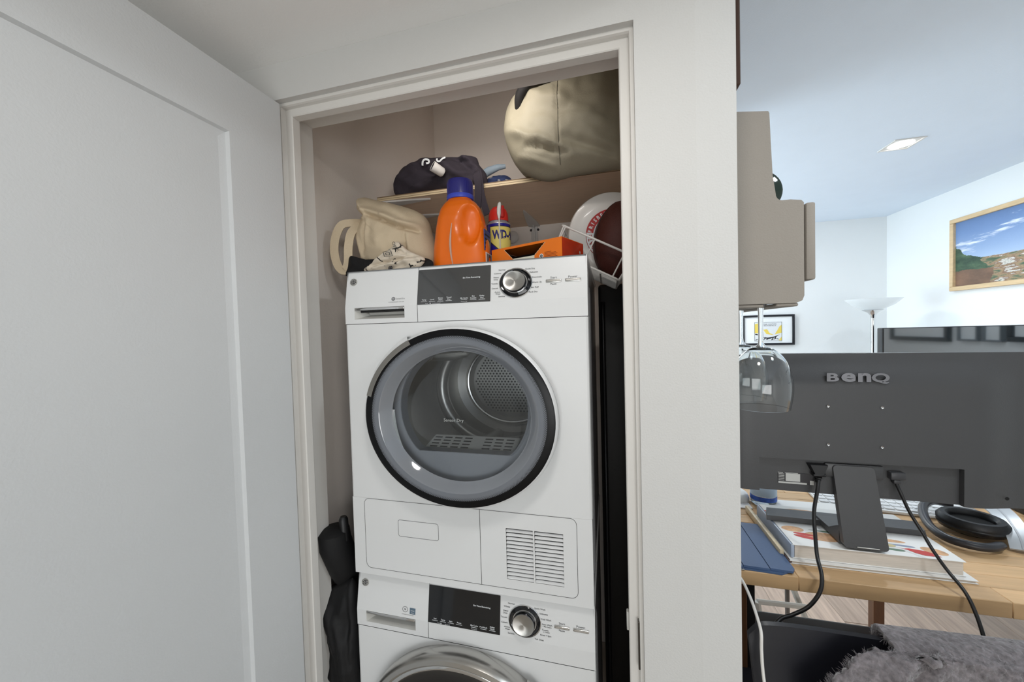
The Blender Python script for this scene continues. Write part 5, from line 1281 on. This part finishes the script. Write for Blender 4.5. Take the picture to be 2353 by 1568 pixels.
hb = catmull([(1.852,.64,.920),(1.838,.60,.940),(1.818,.54,.957),(1.793,.47,.955),(1.765,.40,.933),(1.750,.370,.911)],6)
MB().strip(hb, [(-.35,-.2,.9)]*len(hb), .046, .006).build('headband', mat('headband_silver', (186,189,192), .35, metal=.2), hp)
hb2 = [p+V(-.0012,-.0007,.0032) for p in hb]
MB().strip(hb2, [(-.35,-.2,.9)]*len(hb2), .004, .002).build('headband_groove', M_GREYP, hp)
MB().rbox(.05,.10,.02,.08,.004,.03,.008,2).build('hinge', M_HB, hp, world=False)
# white device at the right edge of the desk
dv = thing('white_device', 'white-topped device with black edge at the far right end of the desk', 'device', (2.04,.63,.9))
MB().rbox(1.955,2.12,.565,.70,.955,.990,.006,2).build('top_shell', M_KB, dv)
MB().rbox(1.960,2.115,.57,.695,.9003,.954,.008,2).build('lower_body', M_BLACKP, dv)
tag(MB().rbox(1.86,2.10,.22,.34,.9003,.9065,.003,1).build('laptop', mat('laptop_grey', (72,74,78), .35)), 'slim dark grey laptop edge on the desk in front of the headphones', 'laptop')

# ================================================================== UNDER AND BEFORE THE DESK
M_PALE = mat('pale_metal', (206,204,196), .45, var=.04)
fs_ = thing('folding_stand', 'low folding stand of pale metal bars under the desk', 'stand', (1.36,.8,0))
def bar(a, b, r, nm='bar', m_=None, p=None): MB().tube([V(*a), V(*b)], r, 8).build(nm, m_ or M_PALE, p or fs_)
bar((1.272,.78,.40),(1.452,.80,.392),.010); bar((1.272,.78,.40),(1.330,.80,.004),.011,'leg'); bar((1.428,.86,.43),(1.56,.74,.004),.011,'leg'); bar((1.436,.93,.55),(1.440,.93,.004),.009,'leg',mat('stand_dark', (110,104,98), .5)); bar((1.28,1.0,.40),(1.45,1.0,.39),.010); bar((1.29,1.0,.40),(1.35,1.0,.004),.011,'leg')
bn = thing('wooden_crate', 'reddish wooden box with pale end blocks on the floor at the left under the desk', 'box', (1.14,.4,0))
M_RED = mat('red_wood', (104,48,26), .5, var=.2, vscale=8, stretch=(1,8,8))
MB().rbox(1.075,1.26,.30,.52,.0,.385,.003,1).build('side_panel', M_RED, bn)
for x in (1.092,1.150): MB().rbox(x,x+(.022 if x < 1.1 else .05),.292,.2995,.387-.002,.44,.004,2).build('end_block', mat('pale_block', (214,190,164), .6, var=.1, vscale=30), bn)
MB().rbox(1.08,1.25,.30,.52,.386,.395,.002,1).build('lid', M_RED, bn)

# chair with black panel back
ch = thing('chair', 'tall chair with a curved black backrest in front of the desk', 'chair', (1.22,-.22,0))
M_CHB = mat('chair_black', (26,26,32), .4, var=.12, vscale=5)
def backrest():
    nx, nz = 24, 14; vs = []; fs = []
    for s in (0, 1):
        for j in range(nz+1):
            for i in range(nx+1):
                u = -1+2*i/nx; v = j/nz
                hw = .235*(1-.10*(1-v)**1.5)
                z = .575+.305*v-.012*abs(u)**6*(1 if v > .9 else 0)
                if u < -.9: z -= .02*((-u-.9)/.1)**2*v**6
                vs.append((1.225+hw*u, .004-.045*(1-u*u)*0+.035*u*u*0+.02*v*0-.030*(1-v)+.012*s, z))
    n = nx+1; o = (nz+1)*n
    for j in range(nz):
        for i in range(nx): fs += [(j*n+i,j*n+i+1,(j+1)*n+i+1,(j+1)*n+i),(o+j*n+i,o+(j+1)*n+i,o+(j+1)*n+i+1,o+j*n+i+1)]
    for i in range(nx): fs += [(i,o+i,o+i+1,i+1),(nz*n+i,nz*n+i+1,o+nz*n+i+1,o+nz*n+i)]
    for j in range(nz): fs += [(j*n,(j+1)*n,o+(j+1)*n,o+j*n),(j*n+nx,o+j*n+nx,o+(j+1)*n+nx,(j+1)*n+nx)]
    return MB().add(vs, fs, 0, True)
backrest().build('backrest', M_CHB, ch, angle=50)
MB().rbox(1.00,1.45,.03,.40,.60,.635,.015,3).build('seat', M_CHB, ch)
for x, y in ((1.03,.05),(1.42,.05),(1.03,.37),(1.42,.37)): MB().tube([(x,y,.605),(x+(.03 if x > 1.2 else -.03),y+(.02 if y > .2 else -.02),.0)], .012, 10).build('leg', mat('chair_metal', (40,40,42), .35, metal=.6), ch)
for x in (1.08,1.37): MB().tube([(x,.06,.61),(x,.03,.60),(x,-.005,.63),(x,.012,.75)], .010, 8).build('back_support', mat('chair_metal', (40,40,42), .35, metal=.6), ch)
# fleece blanket over the chair back
bl = thing('fleece_blanket', 'fluffy grey fleece blanket draped over the right side of the chair back', 'blanket', (1.33,0,.9))
def fleece():
    m = mat('fleece', (116,110,112), .95, bump=1.0, bscale=220, var=.5, vscale=110)
    b = m.node_tree.nodes['Principled BSDF']; b.inputs['Sheen Weight'].default_value = .5; b.inputs['Sheen Roughness'].default_value = .5
    return m
def drape():
    nu, nv = 250, 190; vs = []; fs = []
    # profile across the chair top: hangs in front (towards us), over the rim, down behind
    for j in range(nv+1):
        v = j/nv
        for i in range(nu+1):
            u = i/nu; x = 1.232+.36*u
            L0 = .36; L1 = .12; s = v*(L0+L1)-L0
            top = .890+.012*u
            edge = .0
            if s < 0: d = -s; y = -.030-.028*min(1,d/.1)**.5-.02*d; z = top-max(0,d-.02)-.004*min(1,d/.02)
            else: y = -.030+.075*min(1, s/.07); z = top-max(0, s-.06)**1.0+.006*math.sin(min(1,s/.07)*PI)
            # left hem slants outwards as it falls; folds run down
            if s < 0: x -= (1-u)**2*(.030*min(1,-s/.012)+.125*min(1,-s/.11)**.8)
            f = math.exp(-((u-.16-.10*v*0)/.035)**2)*.012+.010*math.sin(u*9+1.2)*min(1,max(0,-s)/.06)
            if s < 0: y -= f
            f2 = math.exp(-((u-.235+.06*s)/.022)**2); 
            if s < -.015: y += .013*f2*min(1,(-s-.015)/.05)
            q = V(x*34,y*34,z*34); n_ = noise.noise(q)*.003+noise.noise(q*3.1)*.0022+noise.noise(q*6.1)*.0018
            vs.append((x+n_*.4, y-n_-(.0), z+n_*.8))
    n = nu+1
    for j in range(nv):
        for i in range(nu): fs.append((j*n+i,j*n+i+1,(j+1)*n+i+1,(j+1)*n+i))
    base = len(vs); mb = MB(); mb.add(vs, fs, 0, True)
    return mb
ob = drape().build('pile', fleece(), bl, angle=180)
sol = ob.modifiers.new('thickness', 'SOLIDIFY'); sol.thickness = .010; sol.offset = -1

pm = ob.modifiers.new('fluff', 'PARTICLE_SYSTEM'); ps = pm.particle_system.settings
ps.type = 'HAIR'; ps.count = 60000; ps.hair_length = .0030; ps.hair_step = 2; ps.render_step = 2; ps.display_step = 2
ps.brownian_factor = .0006; ps.normal_factor = .0026; ps.root_radius = .06; ps.tip_radius = .03; ps.radius_scale = .012; ps.use_modifier_stack = False
